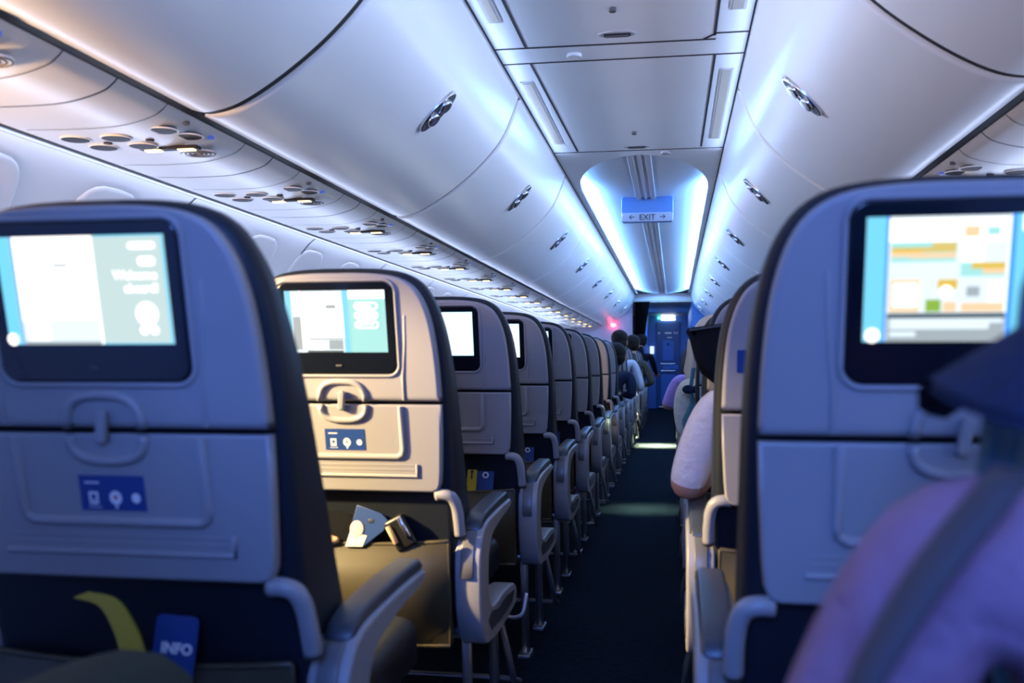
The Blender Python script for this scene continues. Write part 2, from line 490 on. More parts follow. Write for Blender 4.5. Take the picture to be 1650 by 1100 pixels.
# dark backing behind the bin joints, and dark strip under the bins
for n, s in ((8, -1), (9, 1)):
    bm = bmesh.new()
    sweep_y(bm, [(C + s * (p[0] + 0.008), p[1] + 0.008) for p in bprof], [YB, YE])
    obj('trim_%d' % n, bm, M['dark'], kind='structure', wn=False)
for n, s in ((10, -1), (11, 1)):
    bm = bmesh.new()
    sweep_y(bm, [(C + s * 0.99, EYE + 0.645), (C + s * 1.01, EYE + 0.638), (C + s * 1.030, EYE + 0.634), (C + s * 1.04, EYE + 0.66)], [YB, YE])
    obj('trim_%d' % n, bm, M['seam'], kind='structure', smooth=False)

# ================================================================== PASSENGER SERVICE PANELS
pprof = catmull([(1.030, 0.637, 0), (1.045, 0.622, 0), (1.068, 0.608, 0), (1.125, 0.592, 0), (1.19, 0.584, 0), (1.30, 0.583, 0), (1.40, 0.586, 0), (1.445, 0.588, 0)], 5)
pprof = [(p.x, p.y + EYE) for p in pprof]
def psu_z(u):
    for a, b in zip(pprof, pprof[1:]):
        if a[0] <= u <= b[0]:
            t = (u - a[0]) / (b[0] - a[0]); return a[1] + (b[1] - a[1]) * t
    return pprof[-1][1]
for n, s in ((12, -1), (13, 1)):
    bm = bmesh.new()
    sweep_y(bm, [(C + s * 1.446, EYE + 0.592), (C + s * 1.452, EYE + 0.578), (C + s * 1.462, EYE + 0.578), (C + s * 1.466, EYE + 0.60)], [YB, YE])
    sweep_y(bm, [(C + s * 1.440, EYE + 0.5855), (C + s * 1.451, EYE + 0.5835)], [YB, YE], mi=1)
    obj('trim_%d' % n, bm, [M['trim'], M['seam']], kind='structure', smooth=False)

PSUP = 0.757
def disc(bm, x, y, z, a, b, h, N=20, mi=0):
    lo = [bm.verts.new((x + a * math.cos(2 * PI * k / N), y + b * math.sin(2 * PI * k / N), z + 0.004)) for k in range(N)]
    l1 = [bm.verts.new((x + a * math.cos(2 * PI * k / N), y + b * math.sin(2 * PI * k / N), z - h)) for k in range(N)]
    l2 = [bm.verts.new((x + .9 * a * math.cos(2 * PI * k / N), y + .9 * b * math.sin(2 * PI * k / N), z - h * 1.3)) for k in range(N)]
    for A, B in ((lo, l1), (l1, l2)):
        for i in range(N):
            q = bm.faces.new((A[i], A[(i + 1) % N], B[(i + 1) % N], B[i])); q.material_index = mi
    q = bm.faces.new(l2); q.material_index = mi
def ring(bm, x, y, z, a, b, r, N=20, mi=0):
    add_tube(bm, [(x + a * math.cos(2 * PI * k / N), y + b * math.sin(2 * PI * k / N), z) for k in range(N)], r, seg=6, closed=True, mi=mi)

def make_psu(s):
    """one service panel, origin at the row of signs"""
    root = link(bpy.data.objects.new('service_panel', None))
    bm = bmesh.new()
    sweep_y(bm, [(s * p[0], p[1]) for p in pprof], [-0.412, PSUP - 0.415])
    for yy in (-0.412, -0.22, 0.17):
        sweep_y(bm, [(s * p[0], p[1] - 0.0012) for p in pprof[:-4]], [yy - 0.0018, yy + 0.0018], mi=1)
    obj('panel', bm, [M['psu'], M['psuline']], root, wn=False)
    for i, u in enumerate((1.345, 1.23, 1.10)):
        for j, yy in enumerate((-0.13, -0.045)):
            uu = u - 0.02 * j
            bm = bmesh.new(); disc(bm, s * uu, yy, psu_z(uu), 0.036, 0.029, 0.004)
            r = obj('reading_light', bm, M['disc'], root)
            bm = bmesh.new(); ring(bm, s * uu, yy, psu_z(uu) - 0.002, 0.038, 0.031, 0.0025)
            obj('rim', bm, M['psu'], r)
    bm = bmesh.new()
    add_box(bm, (s * 1.16, 0.0, psu_z(1.16) - 0.002), (0.17, 0.028, 0.010), 0.004)
    sg = obj('sign_housing', bm, M['disc'], root)
    for u in (1.208, 1.112):
        bm = bmesh.new(); add_box(bm, (s * u, 0.0, psu_z(1.16) - 0.0078), (0.046, 0.018, 0.004), 0.0015)
        obj('lit_sign', bm, M['sign'], sg)
    bm = bmesh.new(); uu = 1.125
    disc(bm, s * uu, 0.080, psu_z(uu) - 0.003, 0.052, 0.038, 0.001)
    for k in range(1, 5): ring(bm, s * uu, 0.080, psu_z(uu) - 0.0048, 0.052 * k / 4.3, 0.038 * k / 4.3, 0.0022, mi=1)
    obj('speaker_grille', bm, [M['psu'], M['grille']], root)
    for (u, yy, mm) in ((1.055, 0.02, 'callblue'), (1.05, -0.11, 'psuline'), (1.165, -0.085, 'disc'), (1.285, -0.085, 'disc')):
        bm = bmesh.new(); disc(bm, s * u, yy, psu_z(u), 0.011, 0.010, 0.003)
        obj('button' if mm != 'disc' else 'air_nozzle', bm, M[mm], root)
    return root
for s, side in ((-1, 'left'), (1, 'right')):
    proto = None
    for k in range(-4, 16):
        if proto is None: b = proto = make_psu(s)
        else: b = copy_tree(proto)
        b.location = (C, 2.19 + PSUP * k, 0)
        if side == 'left':
            if k >= -1:
                lab = '%s service panel from the camera with amber lit signs under the left bins' % ORD[k + 1]
            else: lab = 'service panel behind the camera under the left bins'
        else:
            lab = ('%s service panel from the camera under the right-hand bins' % ORD[k + 1]) if k >= -1 else 'service panel behind the camera under the right-hand bins'
        tag(b, lab, 'service panel', 'service panels under the %s bins' % side)

# ================================================================== CEILING FITTINGS
def ceiling_light(y0, y1, s, lab):
    t = thing('ceiling_light', lab, 'ceiling light', (C + s * 0.398, (y0 + y1) / 2, HC), 'strip lights in the flat ceiling')
    L = y1 - y0
    bm = bmesh.new(); add_box(bm, (0, 0, -0.002), (0.052, L, 0.006), 0.0025); obj('frame', bm, M['trim'], t)
    bm = bmesh.new(); add_box(bm, (0, 0, -0.0055), (0.036, L - 0.02, 0.004), 0.0015); obj('lens', bm, M['lens'], t)
ceiling_light(3.47, 4.47, -1, 'long strip light let into the flat ceiling beside the left hatch seam')
ceiling_light(3.42, 4.47, 1, 'long strip light let into the flat ceiling beside the right hatch seam')
ceiling_light(1.75, 2.85, -1, 'strip light in the ceiling nearest the camera on the left')
ceiling_light(1.75, 2.85, 1, 'strip light in the ceiling nearest the camera on the right')
def ceiling_latch(y, lab):
    t = thing('hatch_latch', lab, 'latch', (C, y, HC), 'latches of the ceiling hatches')
    bm = bmesh.new(); disc(bm, 0, 0, 0, 0.068, 0.030, 0.003, N=28); obj('escutcheon', bm, M['trim'], t)
    bm = bmesh.new(); add_box(bm, (0, 0, -0.0045), (0.092, 0.026, 0.004), 0.001); obj('recess', bm, M['seam'], t)
    bm = bmesh.new(); add_box(bm, (0, 0.004, -0.0075), (0.082, 0.015, 0.004), 0.001); obj('handle', bm, M['armtrim'], t)
ceiling_latch(3.01, 'oval recessed latch on the ceiling hatch nearest the camera')
ceiling_latch(4.59, 'oval recessed latch on the ceiling hatch before the lit recess')
for (u, y, r, m_, nm, lab, cat) in ((0.0, 2.79, 0.012, 'armtrim', 'ceiling_sensor', 'small round sensor in the near ceiling hatch', 'sensor'),
                      (0.0, 4.30, 0.012, 'armtrim', 'ceiling_sensor', 'small round sensor in the far ceiling hatch', 'sensor'),
                      (-0.17, 3.19, 0.028, 'psu', 'ceiling_button', 'white round button on the cross strip between the two ceiling hatches', 'button'),
                      (0.15, 4.73, 0.028, 'trim', 'ceiling_button', 'grey round button by the rim of the lit ceiling recess', 'button')):
    bm = bmesh.new(); disc(bm, 0, 0, 0, r, r * 0.9, 0.010)
    o = obj(nm, bm, M[m_]); o.location = (C + u, y, HC); tag(o, lab, cat)

# EXIT sign
t = thing('exit_sign', 'hanging blade sign reading EXIT between two arrows under the lit ceiling', 'exit sign', (C + 0.008, 6.10, EYE + 0.985))
bm = bmesh.new(); add_slab(bm, rrect(0.18, 0.0, 0.18, 0.018), lambda x, z, t_: Vector((x, t_, z)), 0.045, 0.005); obj('sign_body', bm, M['exitblue'], t)
bm = bmesh.new(); add_slab(bm, rrect(0.178, 0.003, 0.066, 0.016), lambda x, z, t_: Vector((x, t_ - 0.005, z)), 0.02, 0.004); fc = obj('sign_face', bm, M['exitface'], t)
b2 = text_bm('EXIT', 0.055, 0.0006); bm = bmesh.new()
merge(bm, b2, Matrix.Translation((0, -0.0062, 0.015)) @ Matrix.Rotation(PI / 2, 4, 'X'))
for s in (-1, 1):
    add_box(bm, (s * 0.105, -0.006, 0.035), (0.036, 0.001, 0.005))
    for q in (-1, 1):
        add_box(bm, (s * 0.116, -0.006, 0.035 + q * 0.0065), (0.022, 0.001, 0.005), rot=Matrix.Rotation(s * q * math.radians(40), 3, 'Y'))
obj('lettering', bm, M['ink'], fc, smooth=False)

# ================================================================== SEATS
SCREENS = {}
def S(x0, x1, z0, z1, m, r=0.0): return ('r', x0, x1, z0, z1, m, r)
def O(cx, cz, r, m): return ('o', cx, cz, r, m)
SCREENS['welcome'] = [S(0, 1, 0, 1, 'scr_aqua'), S(0, .08, 0, 1, 'scr_cyan'), S(.085, .095, 0, 1, 'scr_blue'), S(.1, .58, 0, 1, 'scr_white'),
    S(.1, .57, .03, .22, 'scr_pale'), S(.13, .26, .04, .215, 'scr_white'), S(.1, .57, 0, .03, 'scr_grey'), S(.28, .57, .222, .228, 'scr_dark'),
    S(.33, .42, .72, .75, 'scr_grey'), S(.58, 1, 0, .012, 'scr_cyan'), S(.985, 1, 0, 1, 'scr_cyan'), S(.6, 1, .985, 1, 'scr_cyan'),
    S(.79, .95, .87, .93, 'scr_white', .02), S(.84, .94, .72, .80, 'scr_white', .02), O(.86, .28, .065, 'scr_white'), O(.835, .13, .025, 'scr_white'), O(.895, .13, .025, 'scr_white'), O(.03, .05, .035, 'scr_white'),
    ('t', 'Welcome', .945, .60, .0142), ('t', 'aboard!', .945, .48, .0142)]
SCREENS['menu'] = [S(0, 1, 0, 1, 'scr_teal'), S(0, .06, 0, 1, 'scr_cyan'), S(.06, .58, 0, 1, 'scr_pale'), S(.07, .17, .62, 1, 'scr_pale'), S(.07, .15, .05, .58, 'scr_grey'), S(.15, .16, 0, 1, 'scr_white'),
    S(.24, .58, .22, .78, 'scr_white'), S(.41, .51, .71, .77, 'scr_grey'), S(.23, .57, .215, .23, 'scr_dark'), S(.26, .37, .04, .20, 'scr_white'), S(.42, .56, .05, .20, 'scr_grey'),
    S(.45, .49, .49, .51, 'scr_grey'), S(.51, .55, .49, .51, 'scr_grey'), S(.45, .5, .34, .35, 'scr_grey'), S(.2, .56, 0, .03, 'scr_dark'),
    S(.58, .63, 0, 1, 'scr_cyan'), S(.64, 1, .86, 1, 'scr_white'), S(.69, .93, .68, .81, 'scr_white', .045), S(.69, .93, .53, .66, 'scr_white', .045), S(.69, .93, .38, .51, 'scr_white', .045),
    S(.75, .91, .71, .78, 'scr_teal', .02), S(.76, .86, .72, .77, 'scr_white'), S(.75, .91, .56, .63, 'scr_teal', .02), S(.76, .9, .57, .62, 'scr_white'), S(.75, .91, .41, .48, 'scr_teal', .02), S(.75, .88, .44, .49, 'scr_white'), O(.03, .05, .035, 'scr_white')]
SCREENS['promo'] = [S(0, 1, 0, 1, 'scr_white'), S(0, .09, 0, 1, 'scr_cyan'), S(.09, .105, 0, 1, 'scr_blue'), S(.105, .64, .0, 1, 'scr_pale'), S(.105, .40, .80, .98, 'scr_white'), S(.13, .35, .86, .88, 'scr_sand'),
    S(.41, .63, .80, .98, 'scr_white'), S(.44, .51, .83, .92, 'scr_sand'), S(.54, .6, .84, .91, 'scr_teal'), S(.115, .41, .64, .80, 'scr_teal'), S(.115, .26, .68, .73, 'scr_sand'), S(.115, .41, .72, .755, 'scr_gold'), S(.3, .41, .76, .79, 'scr_gold'), S(.2, .41, .67, .71, 'scr_sand'),
    S(.43, .53, .64, .78, 'scr_white'), S(.53, .63, .64, .78, 'scr_pale'), S(.43, .63, .52, .63, 'scr_teal'), S(.48, .63, .58, .63, 'scr_gold'), S(.53, .63, .54, .58, 'scr_sand'),
    S(.115, .25, .24, .50, 'scr_sand'), S(.13, .24, .28, .47, 'scr_white'), S(.26, .42, .24, .50, 'scr_pale'), S(.33, .42, .42, .50, 'scr_gold'), S(.28, .35, .24, .34, 'scr_green'), S(.36, .42, .24, .32, 'scr_sand'), O(.37, .40, .03, 'scr_white'),
    S(.44, .63, .24, .50, 'scr_pale'), S(.44, .63, .24, .31, 'scr_sand'), S(.46, .52, .36, .44, 'scr_grey'), S(.56, .63, .32, .48, 'scr_white'), S(.105, .64, 0, .23, 'scr_grey'), S(.105, .64, .19, .23, 'scr_dark'), S(.12, .63, .15, .185, 'scr_pale'), S(.12, .57, .10, .15, 'scr_pale'), S(.12, .24, .04, .08, 'scr_pale'),
    S(.64, 1, 0, 1, 'scr_cyan'), S(.64, .665, .0, 1, 'scr_blue'), S(.69, 1, .87, 1, 'scr_white'), O(.80, .74, .06, 'scr_white'), O(.80, .58, .06, 'scr_white'), O(.80, .42, .06, 'scr_white'), O(.80, .74, .025, 'scr_cyan'), O(.80, .58, .025, 'scr_blue'), O(.80, .42, .025, 'scr_blue'), S(.86, .97, .7, .78, 'scr_white'), S(.86, .97, .54, .62, 'scr_white'), O(.04, .05, .035, 'scr_white')]

_br = {'scr_aqua': 'scr_pale2', 'scr_pale': 'scr_white', 'scr_cyan': 'scr_cyan2', 'scr_grey': 'scr_pale2'}
SCREENS['bright'] = [tuple(_br.get(q, q) if isinstance(q, str) else q for q in it) for it in SCREENS['welcome']]
def screen_obj(kind, F, x0, x1, z0, z1, t0, parent):
    bm = bmesh.new(); mats = []; W = x1 - x0; H = z1 - z0
    def mi(m):
        if m not in mats: mats.append(m)
        return mats.index(m)
    for k, it in enumerate(SCREENS[kind]):
        t = t0 - 0.00012 * k
        if it[0] == 'r':
            _, a, b, c, d, m, r = it
            pl = [(a, c), (b, c), (b, d), (a, d)]
            pl = [(x0 + W * p, z0 + H * q) for p, q in pl]
            if r:
                cx = x0 + W * (a + b) / 2; hw = W * (b - a) / 2; pl = [(cx + p, q) for p, q in rrect(hw, z0 + H * c, z0 + H * d, min(r * W, hw * .95, H * (d - c) * .49))]
            f = bm.faces.new([bm.verts.new(F(p, q, t)) for p, q in pl]); f.material_index = mi(m)
        elif it[0] == 'o':
            _, cx, cz, r, m = it
            f = bm.faces.new([bm.verts.new(F(x0 + W * cx + W * r * math.cos(2 * PI * i / 20), z0 + H * cz + W * r * math.sin(2 * PI * i / 20), t)) for i in range(20)]); f.material_index = mi(m)
        else:
            _, s, ax, az, size = it
            b2 = text_bm(s, size, 0.0004, 'RIGHT')
            for v in b2.verts: v.co = F(x0 + W * ax + v.co.x, z0 + H * az + v.co.y, t)
            merge(bm, b2, None, mi('scr_white'))
    me = bpy.data.meshes.new('screen'); bm.to_mesh(me); bm.free()
    for m in mats: me.materials.append(M[m])
    o = link(bpy.data.objects.new('screen', me)); o.parent = parent
    return o

def shell_outline(d=0.0, zb=0.879):
    half = [(0.2155, zb)] + [(0.2155, z) for z in (0.48, 0.56, 0.64, 0.72, 0.80, 0.86) if z > zb + 0.02] + [(0.2145, 0.92), (0.212, 0.97), (0.207, 1.02), (0.199, 1.06), (0.186, 1.095), (0.166, 1.122), (0.135, 1.139), (0.09, 1.1465), (0.04, 1.149)]
    pts = catmull([(a, b, 0) for a, b in half], 3)
    pts = [(p.x, p.y) for p in pts]
    full = pts + [(-x, z) for x, z in reversed(pts)]
    return inset2d(full, -d) if d else full

def make_seat(side, screen='welcome', lean=0.2, dz=0.0, arm=True, sticker=True):
    """side=+1: aisle on +x (left-hand seats); -1 mirrored"""
    root = link(bpy.data.objects.new('airliner_seat', None))
    s = side
    def F(x, z, t): return Vector((x, -(z - 0.68) * lean + t, z + dz))
    # cushion / back body
    bm = bmesh.new()
    ol = shell_outline(0.013, 0.40)
    add_slab(bm, ol, lambda x, z, t: F(x, z, t + 0.026), lambda z: 0.055 + 0.10 * max(0, min(1, (1.10 - z) / 0.5)), 0.02, 4, pairs=True)
    obj('backrest', bm, M['leather'], root)
    # upper shell with upper half of the latch rim and raised creases
    bm = bmesh.new()
    add_slab(bm, shell_outline(), F, 0.03, 0.008, 3, pairs=True)
    def ringpath(lower):
        pts = []
        for k in range(19):
            a = PI * k / 18
            if lower: a = -a
            e = 0.72
            x = 0.051 * (abs(math.cos(a)) ** e) * (1 if math.cos(a) > 0 else -1)
            z = (0.042 if not lower else 0.034) * (abs(math.sin(a)) ** e) * (1 if math.sin(a) > 0 else -1)
            pts.append(F(x, (0.879 if not lower else 0.871) + z, 0.001))
        return pts
    add_tube(bm, ringpath(False), 0.0075, 8)
    for q in (-1, 1):
        add_tube(bm, [F(q * 0.137, 0.882, 0.0025), F(q * 0.137, 0.93, 0.002), F(q * 0.145, 1.0, 0.003), F(q * 0.148, 1.06, 0.0035)], 0.005, 6)
    sh = obj('back_shell', bm, M['shell'], root)
    # monitor
    bm = bmesh.new(); add_slab(bm, rrect(0.128, 0.936, 1.130, 0.022), lambda x, z, t: F(x, z, t - 0.004), 0.02, 0.004)
    mon = obj('monitor', bm, M['bezel'], root)
    bm = bmesh.new(); add_tube(bm, [F(p[0], p[1], 0.0) for p in rrect(0.131, 0.933, 1.133, 0.024)], 0.004, 6, closed=True)
    obj('monitor_rim', bm, M['shell'], mon)
    if screen: screen_obj(screen, F, -0.110, 0.110, 0.983, 1.112, -0.0044, mon)
    bm = bmesh.new(); add_box(bm, F(0.0, 0.955, -0.005), (0.014, 0.002, 0.004), 0.0008); obj('sensor', bm, M['latchdark'], mon)
    # tray table
    bm = bmesh.new()
    tr = [(0.2155, 0.872)] + [(0.213, 0.80), (0.209, 0.73), (0.206, 0.70)] + [(0.200, 0.686), (0.190, 0.681), (0.186, 0.680)]
    tr = tr + [(-x, z) for x, z in reversed(tr)]
    add_slab(bm, tr, F, 0.024, 0.005, 3)
    add_tube(bm, ringpath(True), 0.0075, 8)
    U = [F(-0.128, 0.868, 0.001), F(-0.128, 0.776, 0.001), F(-0.125, 0.764, 0.001), F(-0.115, 0.758, 0.001), F(0.115, 0.758, 0.001), F(0.125, 0.764, 0.001), F(0.128, 0.776, 0.001), F(0.128, 0.868, 0.001)]
    add_tube(bm, U, 0.0072, 10)
    add_tube(bm, [F(-0.16, 0.716, 0.0005), F(0.156, 0.716, 0.0005), F(0.158, 0.742, 0.001)], 0.0045, 8)
    add_tube(bm, [F(-0.155, 0.740, 0.002), F(0.15, 0.740, 0.002)], 0.0028, 6); add_tube(bm, [F(-0.155, 0.730, 0.002), F(0.15, 0.730, 0.002)], 0.0028, 6)
    tray = obj('tray_table', bm, M['tray'], root)
    bm = bmesh.new(); add_slab(bm, rrect(0.0068, -0.020, 0.022, 0.006), lambda x, z, t: F(x + z * 0.14, 0.879 + z, t - 0.012), 0.012, 0.003)
    obj('tray_latch', bm, M['tray'], tray)
    # info sticker
    bm = bmesh.new()
    def PF(x, z, t): return F(x - 0.018, 0.803 + (z - 0.8045) * 1.08 - 0.008, -0.0008 - t)
    def quad(x0, x1, z0, z1, t, mi):
        f = bm.faces.new([bm.verts.new(PF(x, z, t)) for x, z in ((x0, z0), (x1, z0), (x1, z1), (x0, z1))]); f.material_index = mi
    def orb(cx, cz, r, t, mi):
        f = bm.faces.new([bm.verts.new(PF(cx + r * math.cos(2 * PI * i / 16), cz + r * math.sin(2 * PI * i / 16), t)) for i in range(16)]); f.material_index = mi
    quad(-0.028, 0.062, 0.783, 0.826, 0, 0)
    quad(-0.020, 0.000, 0.816, 0.818, .0002, 1)
    quad(-0.016, -0.003, 0.791, 0.806, .0002, 1); quad(-0.013, -0.006, 0.797, 0.803, .0004, 0); quad(-0.015, -0.004, 0.794, 0.7955, .0004, 0); quad(-0.018, 0.0, 0.787, 0.788, .0002, 1)
    orb(0.021, 0.799, 0.0085, .0002, 1); orb(0.021, 0.7995, 0.003, .0004, 2); orb(0.021, 0.788, 0.002, .0002, 1)
    orb(0.049, 0.799, 0.006, .0002, 1)
    obj('info_sticker', bm, [M['sticker'], M['stickwhite'], M['stickred']], tray, smooth=False)
    # literature pocket: bulged flap with a piped top edge
    bm = bmesh.new(); nx, nz = 14, 10
    def PK(i, j, o):
        x = -0.215 + 0.43 * i / nx; k = j / nz; z = 0.335 + 0.235 * k
        bul = 0.045 * math.sin(PI * min(1, k * 1.05 + 0.02)) ** 0.8 * (1 - abs(x / 0.215) ** 3) + 0.018 * k
        zz = z - 0.012 * (1 - (x / 0.215) ** 2) * (k ** 4)
        return Vector((x, 0.045 - bul + o, zz))
    for o in (0, 0.006):
        g = [[bm.verts.new(PK(i, j, o)) for j in range(nz + 1)] for i in range(nx + 1)]
        for i in range(nx):
            for j in range(nz): bm.faces.new((g[i][j], g[i + 1][j], g[i + 1][j + 1], g[i][j + 1]))
    add_tube(bm, [PK(i, nz, 0.003) for i in range(nx + 1)], 0.005, 8)
    add_tube(bm, [PK(0, j, 0.003) for j in range(nz + 1)], 0.004, 6); add_tube(bm, [PK(nx, j, 0.003) for j in range(nz + 1)], 0.004, 6)
    add_tube(bm, [PK(i, 0, 0.003) for i in range(nx + 1)], 0.006, 6)
    obj('literature_pocket', bm, M['pocket'], root)
    # lower back panel behind the pocket
    bm = bmesh.new(); add_box(bm, (0, 0.075, 0.51), (0.43, 0.02, 0.36), 0.006); obj('lower_back_panel', bm, M['pocket'], root)
    # seat cushion
    bm = bmesh.new(); add_slab(bm, rrect(0.222, 0.10, 0.60, 0.05), lambda x, z, t: Vector((x, z, 0.46 + 0.03 * (z - 0.1) - t)), 0.11, 0.03, 4)
    obj('seat_cushion', bm, M['leather'], root)
    # cross tube and legs
    for yy in (0.18, 0.48):
        bm = bmesh.new(); add_tube(bm, [(-0.23, yy, 0.33), (0.235, yy, 0.33)], 0.02, 10); obj('frame_tube', bm, M['metal'], root)
    for yy in (0.17, 0.47):
        bm = bmesh.new()
        add_tube(bm, [(s * 0.222, yy, 0.34), (s * 0.222, yy + 0.01, 0.2), (s * 0.222, yy + 0.03, 0.012)], [0.013, 0.013, 0.015], 10)
        add_box(bm, (s * 0.222, yy + 0.03, 0.008), (0.04, 0.08, 0.016), 0.004)
        obj('leg', bm, M['metal'], root)
    bm = bmesh.new()
    add_tube(bm, [(-s * 0.20, 0.55, 0.085), (s * 0.20, 0.55, 0.085), (s * 0.262, 0.545, 0.085), (s * 0.285, 0.52, 0.09), (s * 0.285, 0.44, 0.12), (s * 0.278, 0.40, 0.20), (s * 0.25, 0.39, 0.33)], 0.009, 8)
    obj('baggage_bar', bm, M['metal'], root)
    if arm:
        xa, xb = s * 0.222, s * 0.284
        x0, x1 = min(xa, xb), max(xa, xb)
        # one C-shaped end frame: rear post, top rail, lower shroud
        out = [(0.41, 0.607), (0.28, 0.606), (0.15, 0.600), (0.10, 0.590), (0.075, 0.576), (0.055, 0.548), (0.048, 0.51), (0.052, 0.44), (0.066, 0.385), (0.095, 0.338), (0.14, 0.314), (0.28, 0.304), (0.45, 0.312), (0.48, 0.322), (0.486, 0.352),
               (0.46, 0.374), (0.34, 0.388), (0.22, 0.386), (0.165, 0.40), (0.138, 0.44), (0.130, 0.49), (0.142, 0.532), (0.175, 0.556), (0.26, 0.572), (0.395, 0.586)]
        sm = catmull([(a, b, 0) for a, b in out + out[:1]], 3)[:-1]
        bm = bmesh.new(); add_poly_extrude_x(bm, [(p.x, p.y) for p in sm], x0, x1, 0.006)
        ar = obj('armrest', bm, M['armgrey'], root)
        bm = bmesh.new()
        pad = [(0.415, 0.604), (0.28, 0.601), (0.15, 0.594), (0.10, 0.582), (0.085, 0.586), (0.105, 0.606), (0.15, 0.618), (0.28, 0.626), (0.40, 0.627), (0.42, 0.616)]
        add_poly_extrude_x(bm, pad, x0 + 0.008, x1 - 0.008, 0.006)
        obj('arm_pad', bm, M['armpad'], ar)
        bm = bmesh.new()
        cap = [(0.10, 0.588), (0.074, 0.582), (0.052, 0.554), (0.043, 0.518), (0.043, 0.485), (0.06, 0.485), (0.06, 0.518), (0.07, 0.548)]
        add_poly_extrude_x(bm, cap, x0 + 0.016, x1 - 0.016, 0.003)
        obj('arm_trim', bm, M['armtrim'], ar)
        bm = bmesh.new(); rec = [(0.44, 0.362), (0.34, 0.373), (0.23, 0.371), (0.155, 0.386), (0.125, 0.37), (0.16, 0.34), (0.28, 0.332), (0.42, 0.338)]
        xo = s * 0.284; add_poly_extrude_x(bm, rec, min(xo - 0.002, xo + 0.0015), max(xo - 0.002, xo + 0.0015), 0.0006)
        obj('arm_inlay', bm, M['latchdark'], ar)
        # rear bracket elbow from the tray corner
        bm = bmesh.new()
        pth = catmull([(s * 0.193, 0.012, 0.674), (s * 0.212, 0.010, 0.675), (s * 0.227, 0.014, 0.668), (s * 0.235, 0.022, 0.648), (s * 0.238, 0.032, 0.615), (s * 0.238, 0.044, 0.578)], 4)
        add_tube(bm, pth, 0.0125, 12)
        obj('arm_bracket', bm, M['armgrey'], root)
    return root

PITCH = 0.787
XL, XR = -0.7055, 0.309
Y0 = 1.036
ORDW = ['first', 'second', 'third', 'fourth', 'fifth', 'sixth', 'seventh', 'eighth', 'ninth', 'tenth', 'eleventh', 'twelfth', 'thirteenth', 'fourteenth', 'fifteenth', 'sixteenth', 'seventeenth']
NROW = 17
protoL = {}
def row_y(n): return Y0 + PITCH * n
GL, GR = 'aisle seats along the left of the aisle', 'aisle seats along the right of the aisle'
for n in range(NROW):
    scr = 'menu' if n == 1 else ('welcome' if n == 0 else 'bright' if n < 7 else None)
    if scr not in protoL: st = protoL[scr] = make_seat(1, scr)
    else: st = copy_tree(protoL[scr])
    st.location = (XL, row_y(n), 0)
    lab = ['nearest grey seat left of the aisle, its screen greeting Welcome aboard',
           'second grey seat left of the aisle, screen with menu buttons and a full back pocket',
           'third grey seat left of the aisle with a glowing pale screen'][n] if n < 3 else \
          '%s grey seat from the camera along the left of the aisle%s' % (ORDW[n], ', with a lit screen' if n < 6 else '')
    tag(st, lab, 'airliner seat', GL)
protoR = None
for n in range(NROW):
    if n == 0: st = make_seat(-1, 'promo')
    elif n == 1: st = make_seat(-1, None, lean=0.27, dz=-0.014)
    elif protoR is None: st = protoR = make_seat(-1, None)
    else: st = copy_tree(protoR)
    st.location = (XR, row_y(n), 0)
    lab = ['nearest grey seat right of the aisle with a colourful screen', 'second grey seat right of the aisle, leaning back, small blue patch on it'][n] if n < 2 else \
        '%s grey seat from the camera along the right of the aisle' % ORDW[n]
    tag(st, lab, 'airliner seat', GR)
# seats deeper in the rows
for n in range(6):
    st = copy_tree(protoL['bright' if n != 1 else 'menu']); st.location = (XL - 0.518, row_y(n), 0)
    tag(st, 'grey middle seat beside the %s aisle seat on the left' % ORDW[n], 'airliner seat', 'middle seats of the left rows')
for n in range(4):
    st = copy_tree(protoR); st.location = (XR + 0.518, row_y(n), 0)
    tag(st, 'grey middle seat beside the %s aisle seat on the right' % ORDW[n], 'airliner seat', 'middle seats of the right rows')

# patch on the second right-hand seat
bm = bmesh.new(); F2 = lambda x, z, t: Vector((x, -(z - 0.68) * 0.27 + t, z - 0.014))
add_slab(bm, rrect(0.016, 0.955, 1.0, 0.002), lambda x, z, t: F2(x - 0.172, z, t - 0.0025), 0.002, 0.0005)
o = obj('seat_patch', bm, M['sticker']); o.location = (XR, row_y(1), 0); tag(o, 'small blue patch stuck on the second seat right of the aisle', 'patch')

# ---- things in the seat pockets
def card(name, x, y, z, w, h, rot, m, lab, cat, tilt=0.12, stripe=None, txt=None, extra=None):
    t = thing(name, lab, cat, (x, y, z))
    t.rotation_euler = (-tilt, rot, 0)
    bm = bmesh.new(); add_slab(bm, rrect(w / 2, 0, h, 0.008), lambda a, b, c: Vector((a, c, b)), 0.003, 0.0008); obj('card', bm, M[m], t)
    if stripe:
        bm = bmesh.new(); add_box(bm, (-w / 2 + stripe / 2 + .001, -0.0005, h / 2), (stripe, 0.0012, h * .97)); st = obj('yellow_stripe', bm, M['yellow'], t, smooth=False)
        bm = bmesh.new(); add_ellipsoid(bm, (-w / 2 + stripe / 2, -0.0015, h * .62), (stripe * .16, 0.0006, h * .05)); add_ellipsoid(bm, (-w / 2 + stripe / 2, -0.0015, h * .5), (stripe * .1, 0.0006, h * .09)); obj('printed_mark', bm, M['ink'], st)
    if txt:
        b2 = text_bm(txt[0], txt[1], 0.0006); bm = bmesh.new()
        merge(bm, b2, Matrix.Translation((txt[2], -0.0012, txt[3])) @ Matrix.Rotation(PI / 2, 4, 'X')); obj('lettering', bm, M['stickwhite'], t, smooth=False)
    return t
yp = lambda n: row_y(n) + 0.028
card('safety_card', XL + 0.055, yp(0) - 0.018, 0.53, 0.060, 0.10, 0.06, 'cardblue', 'blue card with pale lettering in the pocket of the nearest left seat', 'card', txt=('INFO', 0.019, 0.004, 0.052))
